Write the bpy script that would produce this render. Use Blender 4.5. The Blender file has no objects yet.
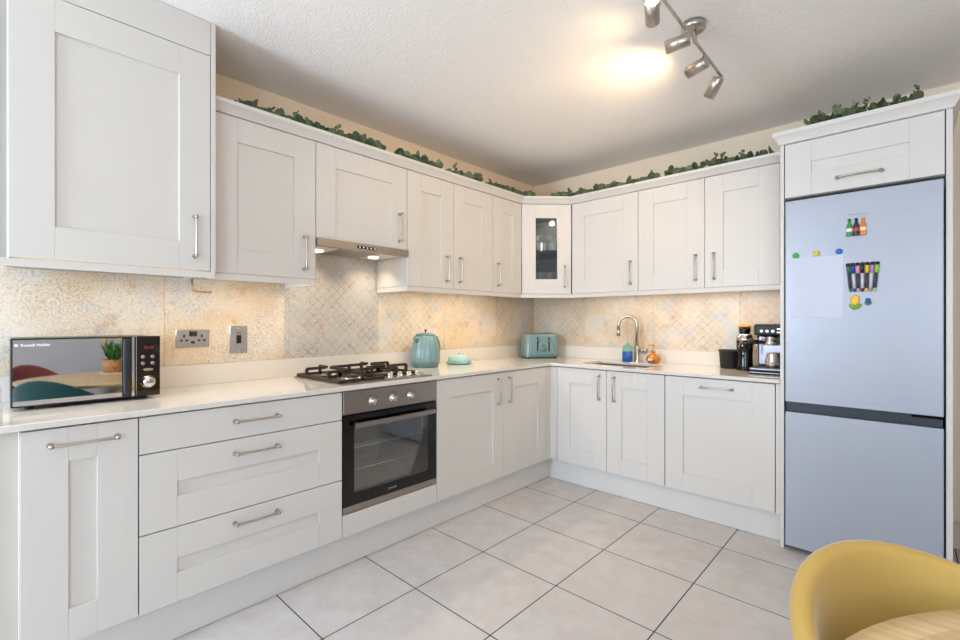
import bpy, math, random
from mathutils import Vector, Matrix, Euler
random.seed(7)
PI = math.pi
C = bpy.context.scene.collection
sc = bpy.context.scene

# ------------------------------------------------------------------ camera
cd = bpy.data.cameras.new('camera'); cam = bpy.data.objects.new('camera', cd); C.objects.link(cam)
cam.location = (2.646, -3.594, 1.2364); cam.rotation_euler = (PI/2, 0, 0.7513)
cd.sensor_width = 36.0; cd.lens = 457.44/960*36; cd.shift_y = 1.27/960; cd.clip_start = 0.02
sc.camera = cam

# ------------------------------------------------------------------ world, exposure, lights
w = bpy.data.worlds.new('world'); sc.world = w; w.use_nodes = True
bg = w.node_tree.nodes['Background']; bg.inputs[0].default_value = (0.75, 0.87, 1, 1); bg.inputs[1].default_value = 1.2
sc.view_settings.view_transform = 'Standard'; sc.view_settings.look = 'None'
sc.view_settings.gamma = 1; sc.view_settings.use_curve_mapping = False
sc.view_settings.exposure = 0.43

def area(name, loc, rot, sx, sy, power, col, spread=180):
    l = bpy.data.lights.new(name, 'AREA'); l.shape = 'RECTANGLE'; l.size = sx; l.size_y = sy
    l.energy = power; l.color = col; l.spread = math.radians(spread)
    o = bpy.data.objects.new(name, l); C.objects.link(o); o.location = loc; o.rotation_euler = rot
    return o
# daylight through the patio window behind the camera and the window in the right wall
area('patio_daylight', (3.9, -5.93, 1.15), (-PI/2, 0, PI), 1.15, 2.0, 50, (0.61, 0.78, 1.0))
area('side_window_daylight', (4.57, -4.75, 1.5), (0, PI/2, 0), 1.2, 1.3, 4, (0.61, 0.78, 1.0))
area('far_window_daylight', (0.75, -5.93, 1.5), (-PI/2, 0, PI), 0.8, 1.2, 78, (0.61, 0.78, 1.0))

def point(name, loc, power, col, r=0.02):
    l = bpy.data.lights.new(name, 'POINT'); l.energy = power; l.color = col; l.shadow_soft_size = r
    o = bpy.data.objects.new(name, l); C.objects.link(o); o.location = loc; return o
def spot(name, loc, direction, power, col, ang, blend=0.6, r=0.02):
    l = bpy.data.lights.new(name, 'SPOT'); l.energy = power; l.color = col; l.spot_size = math.radians(ang); l.spot_blend = blend; l.shadow_soft_size = r
    o = bpy.data.objects.new(name, l); C.objects.link(o); o.location = loc
    o.rotation_euler = Vector(direction).to_track_quat('-Z', 'Y').to_euler(); return o

# ------------------------------------------------------------------ materials
def lin(c):
    return tuple((x/12.92 if x <= 0.04045 else ((x+0.055)/1.055)**2.4) for x in [v/255 for v in c]) + (1,)
class NT:
    def __init__(s, name):
        s.m = bpy.data.materials.new(name); s.m.use_nodes = True; s.t = s.m.node_tree; s.n = s.t.nodes
        s.b = s.n['Principled BSDF']
    def new(s, t, **kw):
        n = s.n.new(t)
        for k, v in kw.items(): setattr(n, k, v)
        return n
    def link(s, a, b): s.t.links.new(a, b)
    def math(s, op, a, b=None, c=None, clamp=False):
        n = s.new('ShaderNodeMath', operation=op); n.use_clamp = clamp
        for i, v in enumerate((a, b, c)):
            if v is None: continue
            if isinstance(v, (int, float)): n.inputs[i].default_value = v
            else: s.link(v, n.inputs[i])
        return n.outputs[0]
    def mix(s, f, a, b):
        n = s.new('ShaderNodeMix', data_type='RGBA')
        for i, v in ((0, f), (6, a), (7, b)):
            if isinstance(v, (int, float)): n.inputs[i].default_value = v
            elif isinstance(v, tuple): n.inputs[i].default_value = v
            else: s.link(v, n.inputs[i])
        return n.outputs[2]
    def noise(s, scale, detail=3, vec=None, rough=0.5):
        n = s.new('ShaderNodeTexNoise'); n.inputs['Scale'].default_value = scale; n.inputs['Detail'].default_value = detail
        n.inputs['Roughness'].default_value = rough
        if vec is not None: s.link(vec, n.inputs['Vector'])
        return n.outputs['Fac']
    def obj(s): return s.new('ShaderNodeTexCoord').outputs['Object']
    def scaled(s, vec, sc_):
        n = s.new('ShaderNodeMapping'); n.inputs['Scale'].default_value = sc_; s.link(vec, n.inputs['Vector']); return n.outputs[0]
    def ramp(s, f, lo, hi):
        n = s.new('ShaderNodeMapRange'); n.inputs[1].default_value = lo; n.inputs[2].default_value = hi; s.link(f, n.inputs[0]); return n.outputs[0]
    def bump(s, h, strength=0.2, dist=0.01):
        n = s.new('ShaderNodeBump'); n.inputs['Strength'].default_value = strength; n.inputs['Distance'].default_value = dist
        s.link(h, n.inputs['Height']); s.link(n.outputs[0], s.b.inputs['Normal'])
def mat(name, col, rough=0.5, metal=0.0, var=0.04, vscale=6, spec=None, emit=None, es=0, trans=0, coat=0, bump=None, ior=None):
    T = NT(name); c = lin(col)
    if var:
        f = T.noise(vscale, 3, T.obj())
        d = tuple(max(0, x*(1-var)) for x in c[:3])+(1,); e = tuple(min(1, x*(1+var)) for x in c[:3])+(1,)
        T.link(T.mix(f, d, e), T.b.inputs['Base Color'])
    else: T.b.inputs['Base Color'].default_value = c
    T.b.inputs['Roughness'].default_value = rough; T.b.inputs['Metallic'].default_value = metal
    if spec is not None: T.b.inputs['Specular IOR Level'].default_value = spec
    if ior: T.b.inputs['IOR'].default_value = ior
    if trans: T.b.inputs['Transmission Weight'].default_value = trans
    if coat: T.b.inputs['Coat Weight'].default_value = coat; T.b.inputs['Coat Roughness'].default_value = 0.05
    if emit: T.b.inputs['Emission Color'].default_value = lin(emit); T.b.inputs['Emission Strength'].default_value = es
    if bump: T.bump(T.noise(bump[0], 4, T.obj()), bump[1], bump[2])
    return T.m

def wood_paint(name, col):
    T = NT(name); v = T.obj()
    g = T.noise(1.0, 4, T.scaled(v, (220, 220, 6)), 0.6)
    c = lin(col); d = tuple(x*0.955 for x in c[:3])+(1,)
    T.link(T.mix(g, d, c), T.b.inputs['Base Color']); T.b.inputs['Roughness'].default_value = 0.42
    T.bump(g, 0.12, 0.002); return T.m
PAINT = (220, 214, 206)
M = {}
M['paint'] = wood_paint('greige_ash_paint', PAINT)
M['carcass'] = mat('cabinet_carcass', (212, 209, 203), 0.5)
M['plinth'] = mat('plinth_board', (220, 216, 210), 0.45)
M['wall'] = mat('beige_wall_paint', (240, 221, 194), 0.85, bump=(60, 0.05, 0.002))
M['greywall'] = mat('grey_wall_paint', (196, 195, 197), 0.9)
M['nickel'] = mat('brushed_nickel', (190, 182, 172), 0.28, 1.0, 0.08, 80)
M['steel'] = mat('brushed_stainless', (165, 156, 148), 0.33, 1.0, 0.06, 60)
M['plate'] = mat('satin_plate_steel', (200, 192, 184), 0.22, 0.7, 0.1, 30)
M['chrome'] = mat('chrome', (215, 213, 210), 0.08, 1.0, 0)
M['black'] = mat('black_gloss', (6, 6, 7), 0.10, 0, 0)
M['blackmat'] = mat('black_matt', (24, 24, 25), 0.5)
M['dark'] = mat('dark_gap', (30, 28, 27), 0.8)
M['castiron'] = mat('cast_iron', (56, 45, 39), 0.55, 0.2)
M['rubber'] = mat('black_rubber', (15, 15, 15), 0.8)
M['led'] = mat('warm_led_diffuser', (255, 225, 180), 0.5, 0, 0, emit=(255, 214, 160), es=3)
M['brass'] = mat('brass', (205, 160, 90), 0.25, 1.0, 0)
M['whiteplastic'] = mat('white_plastic', (236, 234, 230), 0.35)
M['mint'] = mat('mint_enamel', (116, 146, 146), 0.25, 0.0, 0.04, 10, coat=0.6)
M['mintdark'] = mat('mint_enamel_base', (88, 122, 121), 0.3, 0.0, 0.04, 10, coat=0.3)
M['mintceramic'] = mat('pale_mint_ceramic', (168, 205, 197), 0.15, 0, 0.04, coat=0.6)
M['leafg'] = mat('eucalyptus_green', (92, 112, 70), 0.6, 0, 0.45, 30)
T = NT('eucalyptus_leaf'); gi = T.new('ShaderNodeNewGeometry')
T.link(T.mix(gi.outputs['Random Per Island'], lin((48, 64, 40)), lin((112, 126, 88))), T.b.inputs['Base Color']); T.b.inputs['Roughness'].default_value = 0.6
M['leafg'] = T.m
M['stem'] = mat('brown_stem', (110, 84, 60), 0.7)

# quartz worktop
T = NT('cream_quartz'); v = T.obj()
T.link(T.mix(T.ramp(T.noise(260, 2, v), 0.45, 0.62), lin((228, 221, 211)), lin((222, 214, 203))), T.b.inputs['Base Color'])
T.b.inputs['Roughness'].default_value = 0.09; T.b.inputs['Coat Weight'].default_value = 0.25; T.b.inputs['Coat Roughness'].default_value = 0.03
M['quartz'] = T.m

# floor tiles
T = NT('beige_floor_tiles'); v = T.obj()
sep = T.new('ShaderNodeSeparateXYZ'); T.link(v, sep.inputs[0])
def grout(coord, off, pitch, half):
    a = T.math('DIVIDE', T.math('SUBTRACT', coord, off), pitch)
    f = T.math('FRACT', a); d = T.math('MINIMUM', f, T.math('SUBTRACT', 1.0, f))
    return T.math('LESS_THAN', d, half/pitch), T.math('FLOOR', a)
gx, ix = grout(sep.outputs[0], 0.983, 0.4632, 0.0025)
gy, iy = grout(sep.outputs[1], -0.867, 0.4612, 0.0025)
g = T.math('MAXIMUM', gx, gy)
idv = T.new('ShaderNodeCombineXYZ'); T.link(ix, idv.inputs[0]); T.link(iy, idv.inputs[1])
wn = T.new('ShaderNodeTexWhiteNoise'); T.link(idv.outputs[0], wn.inputs[0])
base = T.mix(T.ramp(T.noise(9, 6, v, 0.65), 0.15, 0.85), lin((192, 182, 174)), lin((219, 213, 209)))
base = T.mix(T.math('MULTIPLY', wn.outputs[0], 0.35), base, lin((208, 201, 196)))
T.link(T.mix(g, base, lin((38, 30, 27))), T.b.inputs['Base Color'])
T.link(T.math('MULTIPLY_ADD', g, 0.6, 0.27), T.b.inputs['Roughness'])
T.bump(T.math('SUBTRACT', T.math('MULTIPLY', T.noise(30, 3, v), 0.1), g), 0.25, 0.002)
M['floor'] = T.m

# stippled ceiling
T = NT('stippled_ceiling'); v = T.obj()
T.b.inputs['Base Color'].default_value = lin((247, 241, 234)); T.b.inputs['Roughness'].default_value = 0.9
n1 = T.noise(105, 3, T.scaled(v, (1, 1, 1)), 0.55); n2 = T.noise(22, 2, v)
T.bump(T.math('ADD', n1, T.math('MULTIPLY', n2, 0.25)), 0.42, 0.009)
M['ceiling'] = T.m

# decorative splashback tiles: worn lattice and scroll patterns
T = NT('vintage_pattern_tiles'); v = T.obj()
sep = T.new('ShaderNodeSeparateXYZ'); T.link(v, sep.inputs[0])
s_ = T.math('SUBTRACT', sep.outputs[0], sep.outputs[1]); z_ = sep.outputs[2]
sa = T.math('DIVIDE', T.math('ADD', s_, 0.05), 0.615); sid = T.math('FLOOR', sa); sf = T.math('FRACT', sa)
uv = T.new('ShaderNodeCombineXYZ'); T.link(s_, uv.inputs[0]); T.link(z_, uv.inputs[1]); T.link(T.math('MULTIPLY', sid, 3.7), uv.inputs[2])
UV = uv.outputs[0]
wn = T.new('ShaderNodeTexWhiteNoise', noise_dimensions='1D'); T.link(sid, wn.inputs['W']); rid = wn.outputs[0]
# lattice
def saw(x, p):
    f = T.math('FRACT', T.math('DIVIDE', x, p)); return T.math('ABSOLUTE', T.math('SUBTRACT', f, 0.5))
P1 = 0.062
wd_ = T.math('MULTIPLY', T.math('SUBTRACT', T.noise(40, 2, UV), 0.5), 0.018)
a = T.math('ADD', T.math('ADD', s_, z_), wd_); b = T.math('ADD', T.math('SUBTRACT', s_, z_), wd_)
la = saw(a, P1); lb = saw(b, P1)
cell = T.math('MAXIMUM', la, lb)
lines = T.math('MAXIMUM', T.ramp(cell, 0.42, 0.46), T.math('MULTIPLY', T.ramp(T.math('ABSOLUTE', T.math('SUBTRACT', cell, 0.3)), 0.05, 0.015), 0.8))
flower = T.ramp(T.math('SINE', T.math('MULTIPLY', T.math('ADD', T.math('MULTIPLY', la, la), T.math('MULTIPLY', lb, lb)), 70)), 0.2, 0.7)
lattice = T.math('MAXIMUM', lines, T.math('MULTIPLY', flower, 0.6))
# scrolls
vo = T.new('ShaderNodeTexVoronoi'); vo.inputs['Scale'].default_value = 21; T.link(UV, vo.inputs['Vector'])
rings = T.ramp(T.math('SINE', T.math('MULTIPLY', vo.outputs['Distance'], 26)), 0.35, 0.85)
wob = T.noise(34, 3, UV); squig = T.math('MULTIPLY', T.ramp(T.math('SINE', T.math('MULTIPLY', wob, 62)), 0.3, 0.9), 0.75)
scroll = T.math('MAXIMUM', T.math('MULTIPLY', rings, 0.7), squig)
hood = T.math('MULTIPLY', T.math('MULTIPLY', T.math('GREATER_THAN', s_, 1.80), T.math('LESS_THAN', s_, 2.44)), T.math('LESS_THAN', sep.outputs[0], 0.5))
bright = T.math('LESS_THAN', T.math('ABSOLUTE', T.math('SUBTRACT', s_, 1.86)), 0.78)
farR = T.math('LESS_THAN', s_, -9)
isl = T.math('GREATER_THAN', rid, 0.55)
wr = T.math('MULTIPLY', T.math('GREATER_THAN', sep.outputs[0], 1.36), 1.0)
isl = T.math('MAXIMUM', T.math('MAXIMUM', isl, hood), wr)
# the s = 1.2..1.8 tile right of the hob has the lattice as well
pat = T.mix(isl, scroll, lattice)
wear = T.ramp(T.noise(5.5, 5, UV, 0.65), 0.40, 0.62); fine = T.ramp(T.noise(90, 2, UV), 0.35, 0.65)
patm = T.math('MULTIPLY', pat, T.math('MULTIPLY', T.math('MULTIPLY_ADD', wear, 0.7, 0.3), T.math('MULTIPLY_ADD', fine, 0.75, 0.25)))
basec = T.mix(T.ramp(T.noise(3.1, 4, UV, 0.6), 0.40, 0.62), lin((226, 215, 197)), lin((220, 199, 168)))
basec = T.mix(T.math('MULTIPLY', T.ramp(T.noise(4.3, 4, T.scaled(UV, (1.3, 1.1, 2.1)), 0.6), 0.53, 0.66), 0.8), basec, lin((205, 208, 206)))
basec = T.mix(T.math('MULTIPLY', hood, 0.8), basec, lin((198, 195, 190)))
inkf = T.ramp(T.noise(3.7, 3, T.scaled(UV, (1, 1, 4.0))), 0.42, 0.58)
ink = T.mix(inkf, lin((186, 138, 88)), lin((128, 118, 106)))
ink = T.mix(T.math('MULTIPLY', hood, 0.7), ink, lin((92, 92, 92)))
spk = T.math('MULTIPLY', T.ramp(T.noise(120, 1, UV), 0.64, 0.72), 0.4)
rust = T.math('MULTIPLY', T.ramp(T.noise(8, 5, T.scaled(UV, (1, 1, 0.3)), 0.75), 0.57, 0.66), 0.42)
c = T.mix(rust, basec, lin((196, 138, 84)))
c = T.mix(T.math('MULTIPLY', patm, 0.95), c, ink)
c = T.mix(spk, c, lin((120, 100, 80)))
seam = T.math('LESS_THAN', T.math('MINIMUM', sf, T.math('SUBTRACT', 1.0, sf)), 0.0022)
c = T.mix(T.math('MULTIPLY', seam, 0.6), c, lin((150, 130, 105)))
T.link(c, T.b.inputs['Base Color']); T.b.inputs['Roughness'].default_value = 0.38
M['splash'] = T.m

# fridge steel
T = NT('satin_fridge_steel'); v = T.obj()
n = T.noise(1, 3, T.scaled(v, (3, 3, 160)))
T.link(T.mix(n, lin((162, 167, 177)), lin((172, 176, 186))), T.b.inputs['Base Color'])
T.b.inputs['Metallic'].default_value = 0.25; T.b.inputs['Roughness'].default_value = 0.38; T.b.inputs['Coat Weight'].default_value = 0.5; T.b.inputs['Coat Roughness'].default_value = 0.1
M['fridge'] = T.m
M['fridgeside'] = mat('fridge_side_grey', (70, 72, 76), 0.5)

def glassmat(name, tint, rough=0.0, mixf=0.85):
    T = NT(name); g = T.new('ShaderNodeBsdfGlass'); g.inputs['Color'].default_value = lin(tint); g.inputs['Roughness'].default_value = rough; g.inputs['IOR'].default_value = 1.45
    out = T.n['Material Output']; T.n.remove(T.b); T.link(g.outputs[0], out.inputs[0]); return T.m
def paneglass(name, tint, refl=0.1):
    T = NT(name); tr = T.new('ShaderNodeBsdfTransparent'); tr.inputs[0].default_value = lin(tint)
    gl = T.new('ShaderNodeBsdfGlossy'); gl.inputs['Roughness'].default_value = 0.02
    fr = T.new('ShaderNodeFresnel'); fr.inputs[0].default_value = 1.5
    mx = T.new('ShaderNodeMixShader'); T.link(T.math('MULTIPLY_ADD', fr.outputs[0], 1.0, refl, clamp=True), mx.inputs[0]); T.link(tr.outputs[0], mx.inputs[1]); T.link(gl.outputs[0], mx.inputs[2])
    out = T.n['Material Output']; T.n.remove(T.b); T.link(mx.outputs[0], out.inputs[0]); return T.m
M['glass'] = glassmat('clear_glass', (245, 250, 250))
M['pane'] = paneglass('cabinet_pane', (225, 228, 228), 0.02)
M['ovenpane'] = paneglass('oven_door_glass', (235, 238, 236), 0.10)
M['windowpane'] = paneglass('window_glass', (250, 252, 252), 0.0)
T = NT('thin_drinking_glass'); tr = T.new('ShaderNodeBsdfTransparent'); tr.inputs[0].default_value = lin((235, 240, 240))
gl = T.new('ShaderNodeBsdfGlossy'); gl.inputs['Roughness'].default_value = 0.08
lw = T.new('ShaderNodeLayerWeight'); lw.inputs[0].default_value = 0.45
mx = T.new('ShaderNodeMixShader'); T.link(T.math('MULTIPLY_ADD', lw.outputs[1], 0.8, 0.12, clamp=True), mx.inputs[0]); T.link(tr.outputs[0], mx.inputs[1]); T.link(gl.outputs[0], mx.inputs[2])
df = T.new('ShaderNodeBsdfDiffuse'); mx2 = T.new('ShaderNodeMixShader'); mx2.inputs[0].default_value = 0.38; T.link(mx.outputs[0], mx2.inputs[1]); T.link(df.outputs[0], mx2.inputs[2])
out = T.n['Material Output']; T.n.remove(T.b); T.link(mx2.outputs[0], out.inputs[0]); M['drinkglass'] = T.m
M['mirror'] = mat('mirrored_dark_glass', (195, 193, 192), 0.02, 1.0, 0)
M['micbody'] = mat('microwave_black_gloss', (70, 62, 58), 0.05, 1.0, 0)

# ------------------------------------------------------------------ mesh builder
class MB:
    def __init__(s): s.v = []; s.f = []; s.sm = []
    def add(s, vs, fs, smooth=False, mtx=None):
        o = len(s.v)
        s.v += [tuple(mtx @ Vector(p)) if mtx else tuple(p) for p in vs]
        s.f += [tuple(i+o for i in f) for f in fs]; s.sm += [smooth]*len(fs); return s
    def box(s, x0, x1, y0, y1, z0, z1, mtx=None):
        if x0 > x1: x0, x1 = x1, x0
        if y0 > y1: y0, y1 = y1, y0
        if z0 > z1: z0, z1 = z1, z0
        vs = [(x0,y0,z0),(x1,y0,z0),(x1,y1,z0),(x0,y1,z0),(x0,y0,z1),(x1,y0,z1),(x1,y1,z1),(x0,y1,z1)]
        return s.add(vs, [(0,3,2,1),(4,5,6,7),(0,1,5,4),(1,2,6,5),(2,3,7,6),(3,0,4,7)], False, mtx)
    def lathe(s, prof, n=24, mtx=None, smooth=True, flute=None, sx=1, sy=1):
        vs = []; fs = []
        for i, (r, z) in enumerate(prof):
            for k in range(n):
                a = 2*PI*k/n; rr = r*(flute(a, z) if flute else 1)
                vs.append((rr*math.cos(a)*sx, rr*math.sin(a)*sy, z))
        for i in range(len(prof)-1):
            for k in range(n):
                k2 = (k+1) % n; fs.append((i*n+k, i*n+k2, (i+1)*n+k2, (i+1)*n+k))
        if prof[0][0] > 1e-6: fs.append(tuple(range(n-1, -1, -1)))
        if prof[-1][0] > 1e-6: fs.append(tuple((len(prof)-1)*n+k for k in range(n)))
        return s.add(vs, fs, smooth, mtx)
    def tube(s, pts, rad, n=10, closed=False, mtx=None, flat=None):
        pts = [Vector(p) for p in pts]; vs = []; fs = []; N = len(pts)
        if not hasattr(rad, '__len__'): rad = [rad]*N
        prev = None
        for i, p in enumerate(pts):
            if closed: t = (pts[(i+1) % N]-pts[i-1]).normalized()
            else: t = (pts[min(i+1, N-1)]-pts[max(i-1, 0)]).normalized()
            if prev is None: up = Vector((0, 0, 1)) if abs(t.z) < 0.9 else Vector((1, 0, 0)); u = t.cross(up).normalized()
            else: u = (prev - t*prev.dot(t)).normalized()
            prev = u; w_ = t.cross(u)
            for k in range(n):
                a = 2*PI*k/n; vs.append(p+u*math.cos(a)*rad[i]*(flat or 1)+w_*math.sin(a)*rad[i])
        for i in range(N if closed else N-1):
            j = (i+1) % N
            for k in range(n): k2 = (k+1) % n; fs.append((i*n+k, i*n+k2, j*n+k2, j*n+k))
        if not closed: fs += [tuple(range(n-1, -1, -1)), tuple((N-1)*n+k for k in range(n))]
        return s.add([tuple(q) for q in vs], fs, True, mtx)
    def cyl(s, p0, p1, r, n=20, r2=None):
        return s.tube([p0, p1], [r, r if r2 is None else r2], n)
    def prism(s, poly, z0, z1, mtx=None):   # poly ccw in xy
        n = len(poly); vs = [(x, y, z0) for x, y in poly]+[(x, y, z1) for x, y in poly]
        fs = [tuple(range(n-1, -1, -1)), tuple(range(n, 2*n))]+[(i, (i+1) % n, n+(i+1) % n, n+i) for i in range(n)]
        return s.add(vs, fs, False, mtx)
    def sweep(s, path, prof):  # path [(pt2d, normal2d scaled)], prof [(d,z)] closed section
        m = len(prof); vs = []; fs = []
        for (px, py), (nx, ny) in path:
            for d, z in prof: vs.append((px+nx*d, py+ny*d, z))
        for i in range(len(path)-1):
            for k in range(m): k2 = (k+1) % m; fs.append((i*m+k, (i+1)*m+k, (i+1)*m+k2, i*m+k2))
        fs += [tuple(range(m)), tuple((len(path)-1)*m+k for k in range(m-1, -1, -1))]
        return s.add(vs, fs)
    def build(s, name, material, parent=None, bevel=0, world=True, seg=1):
        me = bpy.data.meshes.new(name)
        off = Vector((0, 0, 0)); inv = None
        if parent is not None and world:
            inv = parent_world(parent).inverted(); vs = [tuple(inv @ Vector(p)) for p in s.v]
        else: vs = s.v
        me.from_pydata(vs, [], s.f); me.polygons.foreach_set('use_smooth', s.sm)
        me.materials.append(M[material] if isinstance(material, str) else material); me.update()
        o = bpy.data.objects.new(name, me); C.objects.link(o)
        if parent is not None: o.parent = parent
        if bevel:
            b = o.modifiers.new('bevel', 'BEVEL'); b.width = bevel; b.segments = seg; b.limit_method = 'ANGLE'; b.angle_limit = math.radians(40)
        return o
def parent_world(o):
    m = Matrix.Identity(4)
    while o is not None:
        m = (Matrix.Translation(o.location) @ o.rotation_euler.to_matrix().to_4x4()) @ m; o = o.parent
    return m
def tag(o, label, cat, group=None, kind=None):
    if label: o['label'] = label
    if cat: o['category'] = cat
    if group: o['group'] = group
    if kind: o['kind'] = kind
    return o
def thing(name, label, cat, loc=(0, 0, 0), rz=0, group=None):
    o = bpy.data.objects.new(name, None); C.objects.link(o); o.location = loc; o.rotation_euler = (0, 0, rz)
    o.empty_display_size = 0.05
    return tag(o, label, cat, group)
def struct(name, mb, m, parent=None, bevel=0):
    o = mb.build(name, m, parent, bevel)
    if parent is None: o['kind'] = 'structure'
    return o
def dup(o, parent=None):
    c = o.copy(); C.objects.link(c); c.parent = parent
    for ch in list(o.children): dup(ch, c)
    return c
def text(name, body, size, material, parent, loc, rot, bold=0.0):
    cu = bpy.data.curves.new(name, 'FONT'); cu.body = body; cu.size = size; cu.extrude = 0.0003; cu.offset = bold
    cu.align_x = 'CENTER'; cu.align_y = 'CENTER'
    t = bpy.data.objects.new(name, cu); C.objects.link(t)
    bpy.context.view_layer.update()
    me = bpy.data.meshes.new_from_object(t.evaluated_get(bpy.context.evaluated_depsgraph_get()))
    bpy.data.objects.remove(t); me.materials.clear(); me.materials.append(M[material])
    o = bpy.data.objects.new(name, me); C.objects.link(o); o.parent = parent; o.location = loc; o.rotation_euler = rot
    return o

# ------------------------------------------------------------------ room shell
H = 2.5375; RX = 4.62; RY = -6.0
struct('floor', MB().box(-0.1, RX+0.1, RY-0.1, 0.1, -0.1, 0), 'floor')
struct('ceiling', MB().box(-0.1, RX+0.1, RY-0.1, 0.1, H, H+0.1), 'ceiling')
struct('wall_left', MB().box(-0.1, 0, RY, 0, 0, H), 'wall')
struct('wall_back', MB().box(-0.1, 2.93, 0, 0.1, 0, H).box(3.73, RX+0.1, 0, 0.1, 0, H).box(2.93, 3.73, 0, 0.1, 2.04, H), 'wall')
d = struct('door_1', MB().box(2.94, 3.72, 0.03, 0.07, 0.01, 2.03), mat('brown_door_stain', (140, 112, 90), 0.5))
MB().cyl((3.02, 0.03, 1.0), (3.02, -0.03, 1.0), 0.01).cyl((3.02, -0.03, 1.0), (3.13, -0.03, 1.0), 0.009).build('door_handle', 'nickel', d)
struct('trim_1', MB().box(2.868, 2.93, -0.015, 0, 0, 2.1).box(3.73, 3.80, -0.015, 0, 0, 2.1).box(2.93, 3.73, -0.015, 0, 2.04, 2.1), mat('door_frame_paint', (176, 160, 142), 0.5), bevel=0.003)
struct('baseboard_back', MB().box(2.80, 2.866, -0.016, 0, 0, 0.135).box(2.80, 2.866, -0.010, 0, 0.135, 0.15).box(3.80, RX, -0.016, 0, 0, 0.14), mat('skirting_paint', (215, 205, 192), 0.5), bevel=0.003)
# right wall with a window, front wall with patio door and window
def wall_with_holes(axis, pos0, pos1, a0, a1, holes):
    mb = MB(); cur = a0
    def bx(u0, u1, z0, z1):
        if axis == 'y': mb.box(u0, u1, pos0, pos1, z0, z1)
        else: mb.box(pos0, pos1, u0, u1, z0, z1)
    for (h0, h1, z0, z1) in holes:
        bx(cur, h0, 0, H)
        if z0 > 0: bx(h0, h1, 0, z0)
        bx(h0, h1, z1, H); cur = h1
    bx(cur, a1, 0, H); return mb
struct('wall_right', wall_with_holes('x', RX, RX+0.1, RY, 0, [(-5.4, -4.1, 0.85, 2.15)]), 'greywall')
struct('wall_front', wall_with_holes('y', RY-0.1, RY, -0.1, RX+0.1, [(0.3, 1.2, 0.9, 2.15), (3.25, 4.5, 0.0, 2.15)]), 'wall')
struct('baseboard_right', MB().box(RX-0.016, RX, RY, -0.016, 0, 0.14), mat('skirting_paint_right', (215, 205, 192), 0.5))
def window(n, axis, pos, u0, u1, z0, z1, mull):
    mb = MB(); t = 0.06; d0, d1 = pos-0.03, pos+0.03
    def bx(a0, a1, b0, b1, m_=mb, e0=d0, e1=d1):
        if axis == 'y': m_.box(a0, a1, e0, e1, b0, b1)
        else: m_.box(e0, e1, a0, a1, b0, b1)
    bx(u0, u0+t, z0, z1); bx(u1-t, u1, z0, z1); bx(u0+t, u1-t, z0, z0+t); bx(u0+t, u1-t, z1-t, z1)
    for k in range(1, mull+1):
        c_ = u0+(u1-u0)*k/(mull+1); bx(c_-t/2, c_+t/2, z0+t, z1-t)
    f = struct('window_%d' % n, mb, 'whiteplastic', bevel=0.004)
    g = MB(); bx(u0+t, u1-t, z0+t, z1-t, g, pos-0.004, pos+0.004); g.build('pane', 'windowpane', f)
window(1, 'y', RY-0.05, 3.25, 4.5, 0.0, 2.15, 1)
window(2, 'y', RY-0.05, 0.3, 1.2, 0.9, 2.15, 1)
window(3, 'x', RX+0.05, -5.4, -4.1, 0.85, 2.15, 1)

# ------------------------------------------------------------------ cabinetry
hm = MB()
def handle_mesh():
    mb = MB(); pts = []; rr = []
    for i in range(17):
        t = i/16; z = -0.082+0.164*t; pts.append((0.024+0.006*math.sin(PI*t), 0, z)); rr.append(0.0060+0.0020*abs(2*t-1)**2.2)
    mb.tube(pts, rr, 10, flat=0.8)
    for s in (-1, 1):
        mb.tube([(0, 0, s*0.084), (0.006, 0, s*0.084), (0.016, 0, s*0.0835), (0.026, 0, s*0.0825), (0.033, 0, s*0.082)], [0.0095, 0.0072, 0.0058, 0.006, 0.0068], 12)
    me = bpy.data.meshes.new('handle'); me.from_pydata(mb.v, [], mb.f); me.polygons.foreach_set('use_smooth', mb.sm); me.materials.append(M['nickel']); return me
HME = handle_mesh()
def add_handle(door, x, y, z, horiz):
    h = bpy.data.objects.new('handle', HME); C.objects.link(h); h.parent = door
    h.location = (x, y, z); h.rotation_euler = (PI/2 if horiz else 0, 0, 0)
    if horiz: h.scale = (1, 1, 1.03)
    return h
TK = 0.02
def front(parent, name, y0, y1, z0, z1, X, style='shaker', st=0.113, rt=0.113, rb=0.113, handle=None):
    """door or drawer front in the cabinet's own frame, back plane at x = X-TK"""
    g = 0.0016; w_, h_ = y1-y0-2*g, z1-z0; xb = X-TK-parent['x_local']
    mb = MB(); e = 0.00025
    if style == 'slab': mb.box(0, TK, 0, w_, 0, h_)
    else:
        st = st-g
        mb.box(0, TK, 0, st-e, 0, h_).box(0, TK, w_-st+e, w_, 0, h_)
        mb.box(0, TK, st, w_-st, 0, rb).box(0, TK, st, w_-st, h_-rt, h_)
        if style == 'shaker': mb.box(0.003, TK-0.009, st-0.002, w_-st+0.002, rb-0.002, h_-rt+0.002)
    o = mb.build(name, 'paint', parent, bevel=0.0009, world=False); o.location = (xb, y0+g, z0)
    if style == 'glass':
        MB().box(0.007, 0.011, st-0.004, w_-st+0.004, rb-0.004, h_-rt+0.004).build('glass_pane', 'pane', o, world=False)
    if handle: add_handle(o, TK, handle[0]-y0-g, handle[1]-z0, handle[2])
    return o
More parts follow.
